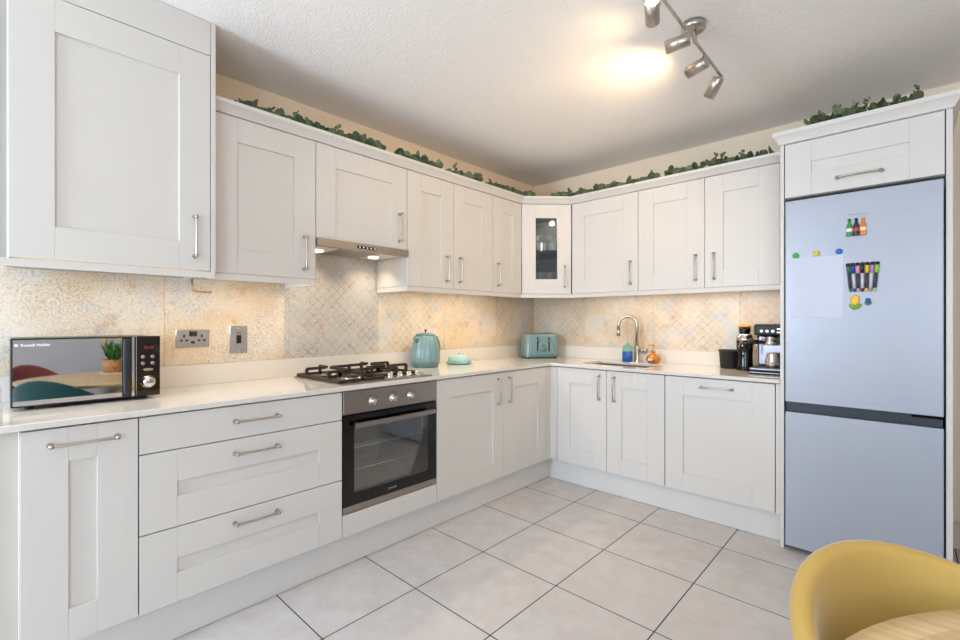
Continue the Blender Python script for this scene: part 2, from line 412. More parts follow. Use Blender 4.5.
def carcass(parent, w_, h_, X, open_top=False, mtl='carcass', dpt0=0.004):
    t = 0.016; d1 = X-TK-0.003-parent['x_local']; mb = MB(); g = 0.0008
    mb.box(dpt0, d1, g, t, 0, h_).box(dpt0, d1, w_-t, w_-g, 0, h_).box(dpt0, d1, t, w_-t, 0, t).box(dpt0, dpt0+0.01, t, w_-t, t, h_-t)
    if not open_top: mb.box(dpt0, d1, t, w_-t, h_-t, h_)
    else: mb.box(d1-0.08, d1, t, w_-t, h_-t, h_)
    return mb.build('carcass', mtl, parent, world=False)
def cabinet(name, label, side, a0, a1, z0, z1, X, group=None, open_top=False, body=True):
    """side L: along wall_left (a = y); side B: along wall_back (a = x)"""
    if side == 'L': c = thing(name, label, 'cabinet', (0.004, a0, z0), 0, group)
    else: c = thing(name, label, 'cabinet', (a0, -0.004, z0), -PI/2, group)
    c['x_local'] = 0.004; c['a0'] = a0; c['z0'] = z0
    if body: carcass(c, a1-a0, z1-z0, X, open_top)
    return c
def F(c, name, a0, a1, z0, z1, X, handle=None, **k):
    o = front(c, name, a0-c['a0'], a1-c['a0'], z0-c['z0'], z1-c['z0'], X, handle=None if not handle else (handle[0]-c['a0'], handle[1]-c['z0'], handle[2]), **k)
    return o
DB = 0.6105; BZ0, BZ1 = 0.167, 0.885
GB = 'base units under the worktop'; GW = 'wall units'
c = cabinet('base_cabinet', 'narrow pale base cabinet with one slim door below the microwave', 'L', -3.532, -3.2272, BZ0, BZ1, DB, GB)
F(c, 'door', -3.532, -3.2272, BZ0, BZ1, DB, (-3.375, 0.832, True), st=0.116)
c = cabinet('drawer_cabinet', 'wide pale base cabinet with three stacked drawers left of the oven', 'L', -3.2262, -2.4098, BZ0, BZ1, DB, GB)
F(c, 'drawer', -3.2262, -2.4098, 0.7505, BZ1, DB, (-2.816, 0.822, True), style='slab')
F(c, 'drawer', -3.2262, -2.4098, 0.4545, 0.7465, DB, (-2.816, 0.689, True), rt=0.12, rb=0.115, st=0.12)
F(c, 'drawer', -3.2262, -2.4098, BZ0, 0.4505, DB, (-2.816, 0.399, True), rt=0.118, rb=0.11, st=0.12)
c = cabinet('oven_housing', 'oven housing cabinet with a plain filler panel under the built-in oven', 'L', -2.409, -1.790, BZ0, 0.2725, DB, GB)
F(c, 'filler_panel', -2.409, -1.790, BZ0, 0.2735, DB, style='slab')
c = cabinet('base_cabinet', 'pale double-door base cabinet between the oven and the corner', 'L', -1.789, -0.6615, BZ0, BZ1, DB, GB)
F(c, 'door', -1.789, -1.174, BZ0, BZ1, DB, (-1.236, 0.760, False))
F(c, 'door', -1.174, -0.6615, BZ0, BZ1, DB, (-1.121, 0.760, False))
c = cabinet('sink_cabinet', 'pale double-door base cabinet under the sink', 'B', 0.673, 1.497, BZ0, BZ1, DB, GB, open_top=True)
F(c, 'door', 0.673, 1.0868, BZ0, BZ1, DB, (1.032, 0.760, False))
F(c, 'door', 1.0868, 1.497, BZ0, BZ1, DB, (1.147, 0.760, False))
c = cabinet('integrated_dishwasher', 'pale panelled dishwasher front with one wide door beside the fridge housing', 'B', 1.499, 2.110, BZ0, BZ1, DB, GB)
F(c, 'door', 1.499, 2.1085, BZ0, BZ1, DB, (1.807, 0.833, True))
tag(MB().prism([(0.585, -0.6600), (0.6105, -0.6600), (0.6105, -0.6105), (0.6710, -0.6105), (0.6710, -0.585), (0.585, -0.585)], BZ0, BZ1).build('corner_post', 'paint', bevel=0.001), 'pale corner post joining the two runs of base units', 'corner post')
tag(MB().box(0.57, 0.588, -3.62, -3.534, 0.002, BZ1+0.003).build('filler_panel', mat('beige_filler_paint', (205, 198, 188), 0.5), bevel=0.001), 'plain pale filler panel at the left end of the base units', 'filler panel')  # filler has its own beige, darker than the door paint
tag(MB().box(0.5475, 0.5655, -3.53, -0.5675, 0.002, 0.163).build('plinth_board', 'plinth', bevel=0.001), 'pale plinth board under the cooker-side base units', 'plinth')
tag(MB().box(0.5475, 2.134, -0.5655, -0.5475, 0.002, 0.163).build('plinth_board', 'plinth', bevel=0.001), 'pale plinth board under the sink-side base units', 'plinth')

tag(MB().box(2.1115, 2.134, -0.6105, -0.592, BZ0, BZ1+0.003).build('filler_panel', 'paint', bevel=0.001), 'narrow pale filler strip between the dishwasher front and fridge housing', 'filler panel')
# worktop with sink cut-out and upstand
WZ0, WZ1 = 0.892, 0.914
wt = thing('worktop', 'L-shaped cream quartz worktop across both runs of base units', 'worktop', (0, 0, WZ0))
SX0, SX1, SY0, SY1 = 0.80, 1.32, -0.50, -0.16
WX = 0.625
hx0, hx1, hy0, hy1 = 0.10, 0.56, -2.40, -1.82  # hob has no through hole needed; it sits on top
mb = MB()
def grid_plate(mb, polycells, z0, z1):
    for (x0, x1, y0, y1) in polycells: mb.box(x0, x1, y0, y1, z0, z1)
import bmesh
bm = bmesh.new()
xs = [0.002, WX, SX0, SX1, 2.132]; ys = [-3.615, -WX, SY0, SY1, -0.002]
xs2 = sorted(xs); vv = {}
def gv(x, y):
    if (x, y) not in vv: vv[(x, y)] = bm.verts.new((x, y, 0))
    return vv[(x, y)]
for i in range(4):
    for j in range(4):
        x0, x1, y0, y1 = xs2[i], xs2[i+1], ys[j], ys[j+1]
        if j == 0 and i > 0: continue
        if i == 2 and j == 2: continue
        bm.faces.new([gv(x0, y0), gv(x1, y0), gv(x1, y1), gv(x0, y1)])
ext = bmesh.ops.extrude_face_region(bm, geom=list(bm.faces))
bmesh.ops.translate(bm, verts=[e for e in ext['geom'] if isinstance(e, bmesh.types.BMVert)], vec=(0, 0, WZ1-WZ0))
bmesh.ops.recalc_face_normals(bm, faces=list(bm.faces))
me = bpy.data.meshes.new('slab'); bm.to_mesh(me); bm.free(); me.materials.append(M['quartz'])
slab = bpy.data.objects.new('slab', me); C.objects.link(slab); slab.parent = wt
b = slab.modifiers.new('bevel', 'BEVEL'); b.width = 0.002; b.limit_method = 'ANGLE'
MB().box(0.002, 0.02, -3.615, -0.02, WZ1, 1.0176).box(0.002, 2.132, -0.02, -0.002, WZ1, 1.0176).build('upstand', 'quartz', wt, bevel=0.0015)
# splashback
mb = MB(); mb.box(0.0005, 0.008, -3.615, -0.009, 1.0186, 1.4535).box(0.0005, 0.008, -2.4095, -1.806, 1.4535, 1.645)
tag(mb.build('splashback', 'splash'), 'worn vintage-patterned tile splashback on the cooker wall', 'splashback')
tag(MB().box(0.001, 2.132, -0.008, -0.0005, 1.0186, 1.459).build('splashback', 'splash'), 'worn vintage-patterned tile splashback on the sink wall', 'splashback')

# wall units
DW = 0.3475; WZL, WZT = 1.4606, 2.191
c = cabinet('wall_cabinet', 'large deep wall cabinet with one tall door above the microwave', 'L', -3.5535, -2.9385, 1.455, 2.388, 0.43, GW)
F(c, 'door', -3.5535, -2.9395, 1.455, 2.388, 0.43, (-3.0, 1.596, False), st=0.117, rt=0.12, rb=0.117)
MB().box(0.05, 0.43, -3.5535, -2.9395, 2.391, H-0.002).build('top_filler', 'paint', c, bevel=0.001)
MB().box(0.004, 0.43, -2.9380, -2.919, 1.447, H-0.002).build('end_panel', 'paint', c, bevel=0.001)
tag(MB().box(0.395, 0.413, -3.62, -3.5555, 1.44, H-0.002).build('filler_panel', mat('grey_beige_filler', (176, 172, 164), 0.5)), 'plain grey-beige filler strip left of the large wall cabinet', 'filler panel')  # strip is grey-beige by its own colour
c = cabinet('wall_cabinet', 'single-door wall cabinet between the large wall cabinet and the cooker hood', 'L', -2.917, -2.4122, WZL, WZT, DW, GW)
F(c, 'door', -2.917, -2.4122, WZL, WZT, DW, (-2.476, 1.592, False), st=0.116)
c = cabinet('wall_cabinet', 'short wide wall cabinet right above the cooker hood', 'L', -2.4112, -1.8044, 1.6826, WZT, DW, GW)
F(c, 'door', -2.4112, -1.8044, 1.6826, WZT, DW, (-1.865, 1.816, False), st=0.116, rb=0.095)
c = cabinet('wall_cabinet', 'double-door wall cabinet directly right of the cooker hood', 'L', -1.8034, -0.9949, WZL, WZT, DW, GW)
F(c, 'door', -1.8034, -1.4003, WZL, WZT, DW, (-1.468, 1.594, False))
F(c, 'door', -1.4003, -0.9949, WZL, WZT, DW, (-1.345, 1.594, False))
c = cabinet('wall_cabinet', 'narrow single-door wall cabinet left of the glazed corner cabinet', 'L', -0.9939, -0.6345, WZL, WZT, DW, GW)
F(c, 'door', -0.9939, -0.6385, WZL, WZT, DW, (-0.935, 1.594, False))
c = cabinet('wall_cabinet', 'single-door wall cabinet right of the glazed corner cabinet', 'B', 0.6386, 1.2006, WZL, WZT, DW, GW)
F(c, 'door', 0.6426, 1.2006, WZL, WZT, DW, (1.145, 1.598, False))
c = cabinet('wall_cabinet', 'double-door wall cabinet beside the fridge housing', 'B', 1.2016, 2.086, WZL, WZT, DW, GW)
F(c, 'door', 1.2016, 1.660, WZL, WZT, DW, (1.604, 1.598, False))
F(c, 'door', 1.660, 2.086, WZL, WZT, DW, (1.718, 1.598, False))
tag(MB().box(2.088, 2.133, -0.3275, -0.31, WZL, WZT).build('filler_panel', 'paint'), 'narrow filler strip between the last wall cabinet and fridge housing', 'filler panel')

# glazed corner cabinet (45 degrees)
c = thing('corner_cabinet', 'diagonal glazed corner cabinet with glassware behind its narrow pane', 'cabinet', (0.004, -0.004, WZL), 0, GW)
ins = mat('corner_cabinet_inside', (120, 120, 118), 0.6)
mb = MB(); A = 0.004; ox, oy = 0.3335, -0.6335
q = 0.3225
poly = [(A, -A), (A, oy), (q, oy), (0.6335, -q), (0.6335, -A)]
mb.prism(poly, WZL, WZL+0.016).prism(poly, WZT-0.016, WZT)
mb.box(A, A+0.008, oy, -A, WZL+0.016, WZT-0.016).box(A+0.008, 0.6335, -A-0.008, -A, WZL+0.016, WZT-0.016)
mb.box(A+0.008, q, oy, oy+0.014, WZL+0.016, WZT-0.016).box(0.6195, 0.6335, -q, -A-0.008, WZL+0.016, WZT-0.016)
mb.build('carcass', ins, c)
MB().prism([(0.014, -0.014), (0.014, -0.617), (0.31, -0.617), (0.617, -0.31), (0.617, -0.014)], 1.815, 1.821).build('shelf', 'pane', c)
n45 = Vector((1, -1, 0)).normalized(); 
p0 = Vector((DW, -0.635, WZL)); LEN = (Vector((0.636, -DW, WZL))-p0).length
mb = MB(); g = 0.002; st = 0.113; hh = WZT-WZL; wd = LEN-2*g
mb.box(0, TK, 0, st-.0003, 0, hh).box(0, TK, wd-st+.0003, wd, 0, hh).box(0, TK, st, wd-st, 0, 0.119).box(0, TK, st, wd-st, hh-0.110, hh)
o = mb.build('door', 'paint', c, bevel=0.0012, world=False)
t45 = Vector((1, 1, 0)).normalized()
o.location = p0+t45*g-n45*TK*0.9-Vector(c.location); o.rotation_euler = (0, 0, -PI/4)
MB().box(0.005, 0.009, st-0.004, wd-st+0.004, 0.115, hh-0.106).build('glass_pane', 'pane', o, world=False)
add_handle(o, TK, 0.352-g, 1.603-WZL, False)
MB().lathe([(0.0, 0), (0.028, 0.0), (0.03, 0.008), (0.03, 0.012)], 20, Matrix.Translation((0.30, -0.30, WZT-0.0285))).build('puck_light', mat('puck_light_lens', (255, 250, 240), 0.4, 0, 0, emit=(255, 244, 225), es=25), c)

# light pelmet under wall units
PZ0, PZ1 = 1.428, 1.459
def pelmet(label, path):
    m_ = MB(); m_.sweep(path, [(0, PZ0), (0, PZ1), (-0.016, PZ1), (-0.016, PZ0)])
    return tag(m_.build('light_pelmet', 'paint', bevel=0.001), label, 'pelmet', 'pelmets under the wall units')
r2 = math.sqrt(2)
k = math.tan(math.radians(22.5))
XP = 0.342
pelmet('light pelmet strip under the single-door wall cabinet left of the hood', [((XP, -2.917), (1, 0)), ((XP, -2.414), (1, 1)), ((0.010, -2.414), (0, 1))])
pelmet('light pelmet strip wrapping under the wall cabinets from hood to fridge housing',
       [((0.010, -1.802), (0, -1)), ((XP, -1.802), (1, -1)), ((XP, -0.637), (1, -k)), ((0.638, -XP), (k, -1)), ((2.132, -XP), (0, -1))])
tag(MB().box(0.41, 0.426, -3.615, -2.920, 1.424, 1.452).build('light_pelmet', 'paint', bevel=0.001), 'light pelmet strip under the large wall cabinet', 'pelmet', 'pelmets under the wall units')

# cornice
prof = [(0.0, 2.194), (0.010, 2.196), (0.014, 2.203), (0.026, 2.216), (0.038, 2.226), (0.045, 2.230), (0.048, 2.246), (0.034, 2.248), (0.0, 2.212), (-0.03, 2.208), (-0.03, 2.194)]
m_ = MB(); m_.sweep([((DW-.004, -2.917), (1, 0)), ((DW-.004, -0.637), (1, -k)), ((0.638, -DW+.004), (k, -1)), ((2.134, -DW+.004), (0, -1))], prof)
tag(m_.build('cornice', 'paint'), 'pale cornice running along the tops of the wall cabinets', 'cornice')
m_ = MB(); pf = [(d_*(0.72 if d_ > 0 else 1), 2.198+(z_-2.194)*1.25) for d_, z_ in prof]
m_.sweep([((2.138, -0.404), (-1, 0)), ((2.138, -0.637), (-1, -1)), ((2.795, -0.637), (1, -1)), ((2.795, -0.02), (1, 0))], pf)
tag(m_.build('cornice', 'paint'), 'pale cornice around the top of the fridge housing', 'cornice')

# fridge housing
fh = thing('fridge_housing', 'tall pale housing around the fridge with a top cupboard', 'cabinet', (2.1365, -0.004, 0), -PI/2, GW)
fh['x_local'] = 0.004; fh['a0'] = 2.1365; fh['z0'] = 0
MB().box(2.1365, 2.1545, -0.637, -0.004, 0.001, 2.197).build('side_panel', 'paint', fh, bevel=0.001)
MB().box(2.7745, 2.7965, -0.637, -0.004, 0.001, 2.197).build('side_panel', 'paint', fh, bevel=0.001)
MB().box(2.156, 2.773, -0.612, -0.004, 1.905, 1.921).box(2.156, 2.773, -0.612, -0.004, 2.18, 2.196).box(2.156, 2.773, -0.014, -0.004, 1.921, 2.18).build('carcass', 'carcass', fh)
o = F(fh, 'door', 2.157, 2.772, 1.906, 2.195, 0.635, (2.470, 1.969, True), st=0.118, rt=0.112, rb=0.118)

# ------------------------------------------------------------------ fridge
fr = thing('fridge_freezer', 'tall silver fridge freezer in the pale housing', 'fridge', (2.465, -0.33, 0))
MB().box(2.170, 2.760, -0.60, -0.03, 0.03, 1.875).build('body', 'fridgeside', fr, bevel=0.004)
for xx in (2.21, 2.72):
    for yy in (-0.56, -0.08): MB().cyl((xx, yy, 0.0), (xx, yy, 0.03), 0.018).build('foot', 'rubber', fr)
MB().box(2.1635, 2.767, -0.66, -0.602, 0.803, 1.882).build('fridge_door', 'fridge', fr, bevel=0.004, seg=2)
MB().box(2.1635, 2.767, -0.66, -0.602, 0.028, 0.750).build('freezer_door', 'fridge', fr, bevel=0.004, seg=2)
MB().box(2.1665, 2.764, -0.645, -0.600, 0.753, 0.800).build('grip_recess', mat('dark_slate_grip', (34, 43, 55), 0.35), fr)
MB().box(2.66, 2.765, -0.652, -0.645, 0.790, 0.8015).build('badge_strip', 'black', fr)

# paper and magnets on the fridge door
FY = -0.6602
tag(MB().box(2.194, 2.412, FY-0.0015, FY, 1.255, 1.573).build('paper_sheet', mat('white_paper', (208, 211, 224), 0.7)), 'blank white sheet held on the fridge door by round magnets', 'paper')
def magnet(name, col, x, z, label):
    m_ = MB().lathe([(0.0095, 0), (0.0105, 0.002), (0.0105, 0.0055), (0.008, 0.0075), (0, 0.008)], 20, Matrix.Translation((x, FY-0.0018, z)) @ Matrix.Rotation(PI/2, 4, 'X') @ Matrix.Scale(1.35, 4))
    tag(m_.build(name, mat('magnet_'+name, col, 0.35)), label, 'magnet', 'fridge magnets')
MG = [((60, 175, 70), 2.212, 1.586, 'green round magnet at the top left of the white sheet on the fridge'),
      ((215, 200, 40), 2.300, 1.588, 'yellow round magnet at the top middle of the white sheet on the fridge'),
      ((20, 105, 190), 2.394, 1.590, 'blue round magnet at the top right of the white sheet on the fridge')]
for i, (col, x, z, lb) in enumerate(MG):
    m_ = MB().lathe([(0.0095, 0), (0.0105, 0.002), (0.0105, 0.0055), (0.008, 0.0075), (0, 0.008)], 20, Matrix.Translation((x, FY-0.0018, z)) @ Matrix.Rotation(PI/2, 4, 'X') @ Matrix.Scale(1.35, 4))
    tag(m_.build('round_magnet', mat('magnet_enamel', col, 0.35)), lb, 'magnet', 'fridge magnets')
# three bottle magnets
for (x, col, cap, lb, lc) in ((2.4345, (60, 140, 60), (30, 110, 50), 'green bottle-shaped magnet, leftmost of the three on the fridge', (235, 240, 225)),
                              (2.461, (40, 20, 20), (20, 20, 24), 'dark cola bottle-shaped magnet, middle of the three on the fridge', (200, 40, 40)),
                              (2.4875, (225, 125, 40), (225, 150, 60), 'orange bottle-shaped magnet, rightmost of the three on the fridge', (245, 225, 190))):
    b_ = thing('bottle_magnet', lb, 'magnet', (x, FY, 1.660), 0, 'fridge magnets')
    MT = Matrix.Translation((x, FY-0.0065, 1.660)) @ Matrix.Diagonal((1.4, 0.62, 1.55, 1))
    MB().lathe([(0.0, 0), (0.0082, 0), (0.009, 0.004), (0.0082, 0.014), (0.0088, 0.026), (0.0078, 0.034), (0.0040, 0.044), (0.0036, 0.05)], 16, MT).build('bottle', mat('bottle_magnet_body', col, 0.15, coat=0.5), b_)
    MB().lathe([(0.0045, 0.05), (0.0047, 0.051), (0.0045, 0.056), (0, 0.057)], 16, MT).build('cap', mat('bottle_magnet_cap', cap, 0.3), b_)
    MB().lathe([(0.0084, 0.015), (0.0091, 0.0155), (0.0091, 0.025), (0.0088, 0.0255)], 16, MT).build('bottle_label', mat('bottle_magnet_label', lc, 0.4), b_)
# seven marker pens
pens = [((25, 115, 70), 'green'), ((20, 70, 160), 'blue'), ((240, 150, 165), 'pink'), ((30, 30, 34), 'black'), ((235, 195, 30), 'yellow'), ((190, 130, 210), 'lilac'), ((150, 210, 40), 'lime')]
for i, (col, nm) in enumerate(pens):
    x = 2.4405+0.0148*i; tilt = (i-3)*0.028
    p = thing('marker_pen', '%s marker pen stuck upright in the row of pens on the fridge door' % nm, 'marker pen', (x, FY-0.0085, 1.381), 0, 'marker pens on the fridge')
    p.rotation_euler = (0, tilt, 0)
    MB().lathe([(0.002, 0), (0.0045, 0.004), (0.0058, 0.012), (0.0058, 0.018)], 14).build('pen_end', mat('pen_plug', col, 0.35), p, world=False)
    MB().lathe([(0.0066, 0.018), (0.0066, 0.092)], 14).build('barrel', mat('pen_barrel', (205, 205, 210) if i % 2 else (60, 60, 66), 0.35), p, world=False)
    MB().lathe([(0.0073, 0.092), (0.0073, 0.128), (0.006, 0.13)], 14).build('cap', mat('pen_cap', col, 0.35), p, world=False)
    MB().lathe([(0.0060, 0.130), (0.0080, 0.131), (0.0080, 0.143), (0.006, 0.145), (0, 0.145)], 14).build('magnet_tip', 'blackmat', p, world=False)
# fruit figure magnets
for (x, z, r, rz_, col, lb) in ((2.457, 1.341, 0.018, 0.026, (235, 185, 30), 'yellow tulip-shaped magnet with green leaves under the marker pens'), (2.506, 1.338, 0.0105, 0.0125, (30, 80, 140), 'small blue flower-shaped magnet with green leaves under the marker pens')):
    b_ = thing('flower_magnet', lb, 'magnet', (x, FY, z), 0, 'fridge magnets')
    MT = Matrix.Translation((x, FY-0.005, z)) @ Matrix.Diagonal((r, 0.005, rz_, 1))
    pr_ = [(math.sin(PI*i/10), -math.cos(PI*i/10)) for i in range(11)]; pr_[0] = (0, -1); pr_[-1] = (0, 1)
    MB().lathe(pr_, 18, MT).build('bloom', mat('flower_magnet_bloom', col, 0.35), b_)
    lm = MB()
    for s in (-1, 1):
        R_ = Matrix.Translation((x+s*r*0.58, FY-0.004, z-rz_*1.25)) @ Matrix.Rotation(s*0.75, 4, 'Y') @ Matrix.Diagonal((r*0.5, 0.0035, r*1.05, 1))
        lm.lathe(pr_, 12, R_)
    lm.build('leaves', mat('flower_magnet_leaf', (110, 160, 50) if col[0] > 100 else (90, 130, 120), 0.4), b_)
tag(MB().box(2.428, 2.505, FY-0.0008, FY, 1.766, 1.771).build('magnet_strip', mat('thin_strip', (150, 155, 160), 0.5)), 'thin grey strip of small lettering above the bottle magnets', 'magnet strip')

# ------------------------------------------------------------------ oven
ov = thing('oven', 'built-in stainless and black oven under the gas hob', 'oven', (0.3, -2.10, 0.277))
OY0, OY1 = -2.4045, -1.7945
cav = mat('oven_enamel', (150, 150, 145), 0.35)
MB().box(0.06, 0.58, OY0+0.02, OY1-0.02, 0.278, 0.29).box(0.06, 0.58, OY0+0.02, OY1-0.02, 0.86, 0.884).box(0.06, 0.072, OY0+0.02, OY1-0.02, 0.29, 0.86).box(0.06, 0.58, OY0+0.02, OY0+0.035, 0.29, 0.86).box(0.06, 0.58, OY1-0.035, OY1-0.02, 0.29, 0.86).build('casing', 'steel', ov)
MB().box(0.12, 0.575, -2.35, -1.85, 0.36, 0.366).box(0.12, 0.575, -2.35, -1.85, 0.73, 0.736).box(0.12, 0.126, -2.35, -1.85, 0.366, 0.73).box(0.126, 0.575, -2.35, -2.344, 0.366, 0.73).box(0.126, 0.575, -1.856, -1.85, 0.366, 0.73).build('cavity', cav, ov)
for zz in (0.47, 0.585):
    rk = MB(); rk.tube([(0.14, -2.34, zz), (0.565, -2.34, zz), (0.565, -1.86, zz), (0.14, -1.86, zz)], 0.0042, 6, closed=True)
    for i in range(1, 20):
        yy = -2.34+0.48*i/20; rk.cyl((0.14, yy, zz), (0.565, yy, zz), 0.0015, 6)
    rk.build('rack', mat('bright_wire', (225, 225, 222), 0.35, 0.3, 0), ov)
MB().box(0.585, 0.611, OY0, OY1, 0.770, 0.886).build('control_panel', 'steel', ov, bevel=0.0015)
for yy in (-2.238, -2.108, -1.988):
    kb = MB(); R_ = Matrix.Translation((0.611, yy, 0.822)) @ Matrix.Rotation(PI/2, 4, 'Y')
    kb.lathe([(0.022, 0), (0.022, 0.003), (0.0175, 0.004), (0.015, 0.022), (0.013, 0.025), (0, 0.025)], 24, R_)
    kb.box(0.634, 0.642, yy-0.004, yy+0.004, 0.806, 0.838)
    kk = kb.build('knob', 'chrome', ov)
    tk = MB()
    for a_ in (-1.1, -0.55, 0, 0.55, 1.1): 
        cy, cz = yy+math.sin(a_)*0.033, 0.822+math.cos(a_)*0.033
        tk.box(0.611, 0.6114, cy-0.0018, cy+0.0018, cz-0.003, cz+0.003)
    tk.build('dial_marks', 'blackmat', kk)
dr = MB().box(0.588, 0.611, OY0, OY0+0.062, 0.312, 0.764).box(0.588, 0.611, OY1-0.062, OY1, 0.312, 0.764).box(0.588, 0.611, OY0+0.062, OY1-0.062, 0.312, 0.372).box(0.588, 0.611, OY0+0.062, OY1-0.062, 0.700, 0.764).build('door', 'black', ov)
MB().box(0.590, 0.6105, OY0+0.062, OY1-0.062, 0.372, 0.700).build('window', 'ovenpane', dr)
hd = MB().box(0.640, 0.660, OY0+0.045, OY1-0.045, 0.706, 0.730)
for yy in (OY0+0.075, OY1-0.075): hd.box(0.611, 0.642, yy-0.008, yy+0.008, 0.710, 0.726)
hd.build('handle', 'steel', dr, bevel=0.003, seg=2)
MB().box(0.587, 0.611, OY0, OY1, 0.279, 0.310).build('base_strip', 'steel', ov, bevel=0.001)
M['greyprint'] = mat('grey_print', (150, 150, 150), 0.4, 0, 0)
text('brand_lettering', 'ZANUSSI', 0.014, 'greyprint', dr, (0.6114-0.3+0.0, 0, 0), (PI/2, 0, PI/2)).location = (0.6113, -2.109, 0.338)
dr_off = parent_world(dr)
for ch in dr.children:
    if ch.name.startswith('brand'): ch.location = dr_off.inverted() @ Vector((0.6113, -2.109, 0.338))

# ------------------------------------------------------------------ gas hob
hb = thing('gas_hob', 'stainless four-burner gas hob with black pan supports', 'hob', (0.33, -2.105, WZ1+0.0005))
HX0, HX1, HY0, HY1 = 0.075, 0.585, -2.405, -1.80
HZ = WZ1+0.0005
MB().box(HX0, HX1, HY0, HY1, HZ, HZ+0.006).build('hob_plate', 'steel', hb, bevel=0.002)
burn = [(0.19, -2.27, 0.045), (0.44, -2.27, 0.038), (0.19, -2.03, 0.038), (0.44, -2.03, 0.03)]
burn = [(0.20, -2.257, 0.038), (0.44, -2.257, 0.052), (0.185, -1.975, 0.04), (0.375, -1.975, 0.03)]
for bx_, by_, br in burn:
    bb = MB().lathe([(br+0.018, 0), (br+0.018, 0.004), (br, 0.006), (br, 0.014), (br-0.006, 0.016)], 24, Matrix.Translation((bx_, by_, HZ+0.006))).build('burner', 'nickel', hb)
    MB().lathe([(br-0.006, 0), (br-0.004, 0.001), (br-0.004, 0.007), (br-0.008, 0.009), (0, 0.009)], 24, Matrix.Translation((bx_, by_, HZ+0.0222))).build('burner_cap', 'castiron', bb)
def bar(mb, p, q_, w_=0.0065, h_=0.0075):
    p = Vector(p); q_ = Vector(q_); t = (q_-p).normalized(); n_ = Vector((0, 0, 1)); s_v = t.cross(n_)
    if s_v.length < 0.1: s_v = Vector((1, 0, 0)); n_ = t.cross(s_v)
    s_v.normalize(); n_ = s_v.cross(t).normalized()
    vs = [];
    for e_ in (p, q_):
        for a_, b_2 in ((-1, -1), (1, -1), (1, 1), (-1, 1)): vs.append(tuple(e_+s_v*a_*w_+n_*b_2*h_))
    mb.add(vs, [(0, 1, 2, 3), (7, 6, 5, 4), (0, 4, 5, 1), (1, 5, 6, 2), (2, 6, 7, 3), (3, 7, 4, 0)])
gz = HZ+0.056
for (y0, y1, x1) in ((-2.39, -2.125, 0.55), (-2.115, -1.835, 0.465)):
    g_ = MB(); x0 = 0.095; zb = HZ+0.012
    ym = (y0+y1)/2
    # low outer frame and raised fingers
    for a_, b_2 in (((x0, y0), (x1, y0)), ((x1, y0), (x1, y1)), ((x1, y1), (x0, y1)), ((x0, y1), (x0, y0)), (((x0+x1)/2, y0), ((x0+x1)/2, y1))):
        bar(g_, (*a_, zb+0.004), (*b_2, zb+0.004))
    cs = [b_3 for b_3 in burn if y0 < b_3[1] < y1]
    for (cx, cy, br) in cs:
        xm_ = (x0+x1)/2; lo = x0 if cx < 0.3 else xm_; hi = xm_ if cx < 0.3 else x1
        for ex, ey in ((lo, cy), (hi, cy), (cx, y0), (cx, y1)):
            d_ = Vector((cx-ex, cy-ey, 0)).normalized(); L_ = (Vector((cx-ex, cy-ey, 0)).length)
            bar(g_, (ex, ey, zb), (ex, ey, gz)); bar(g_, (ex, ey, gz), (ex+d_.x*(L_-0.022), ey+d_.y*(L_-0.022), gz))
    for fx in (x0, x1):
        for fy in (y0, y1): bar(g_, (fx, fy, HZ+0.006), (fx, fy, zb+0.002), 0.007, 0.007)
    g_.build('pan_support', 'castiron', hb)
for xx, yy in ((0.515, -2.085), (0.50, -1.865), (0.40, -1.865), (0.30, -1.865)): pass
for (u_x, u_y) in ((0.530, -2.065), (0.530, -2.000), (0.530, -1.935), (0.530, -1.870)):
    MB().lathe([(0.020, 0), (0.020, 0.004), (0.0165, 0.006), (0.0155, 0.024), (0.013, 0.027), (0, 0.027)], 20, Matrix.Translation((u_x, u_y, HZ+0.006))).build('knob', 'chrome', hb)

# ------------------------------------------------------------------ cooker hood
hdn = thing('cooker_hood', 'slim stainless cooker hood below the short wall cabinet', 'cooker hood', (0.18, -2.108, 1.637))
MB().box(0.012, 0.343, -2.407, -1.8075, 1.646, 1.678).build('hood_body', mat('hood_cream_underside', (226, 216, 202), 0.4), hdn)
fa = MB().box(0.3445, 0.366, -2.411, -1.8055, 1.637, 1.681).build('fascia', 'steel', hdn, bevel=0.0015)
dsp = MB().box(0.366, 0.3675, -2.172, -2.045, 1.652, 1.667).build('display', 'black', fa)
bt = MB()
for i in range(5): bt.box(0.3675, 0.368, -2.160+0.025*i, -2.153+0.025*i, 1.657, 1.662)
bt.build('buttons', mat('lit_hood_icons', (220, 220, 230), 0.4, 0, 0, emit=(220, 225, 240), es=1.0), dsp)
for yy in (-2.30, -1.92):
    MB().lathe([(0.0, 0), (0.028, 0), (0.032, 0.004), (0.032, 0.006)], 20, Matrix.Translation((0.15, yy, 1.6395))).build('hood_lamp', mat('hood_lamp_lens', (255, 240, 215), 0.4, 0, 0, emit=(255, 226, 180), es=6), hdn)
MB().box(0.05, 0.30, -2.24, -1.98, 1.643, 1.6455).build('filter', 'steel', hdn)
for yy in (-2.30, -1.92): spot('hood_lamp_light', (0.15, yy, 1.636), (-0.15, 0, -1), 3.0, (1, 0.84, 0.64), 130, 0.8, 0.025)

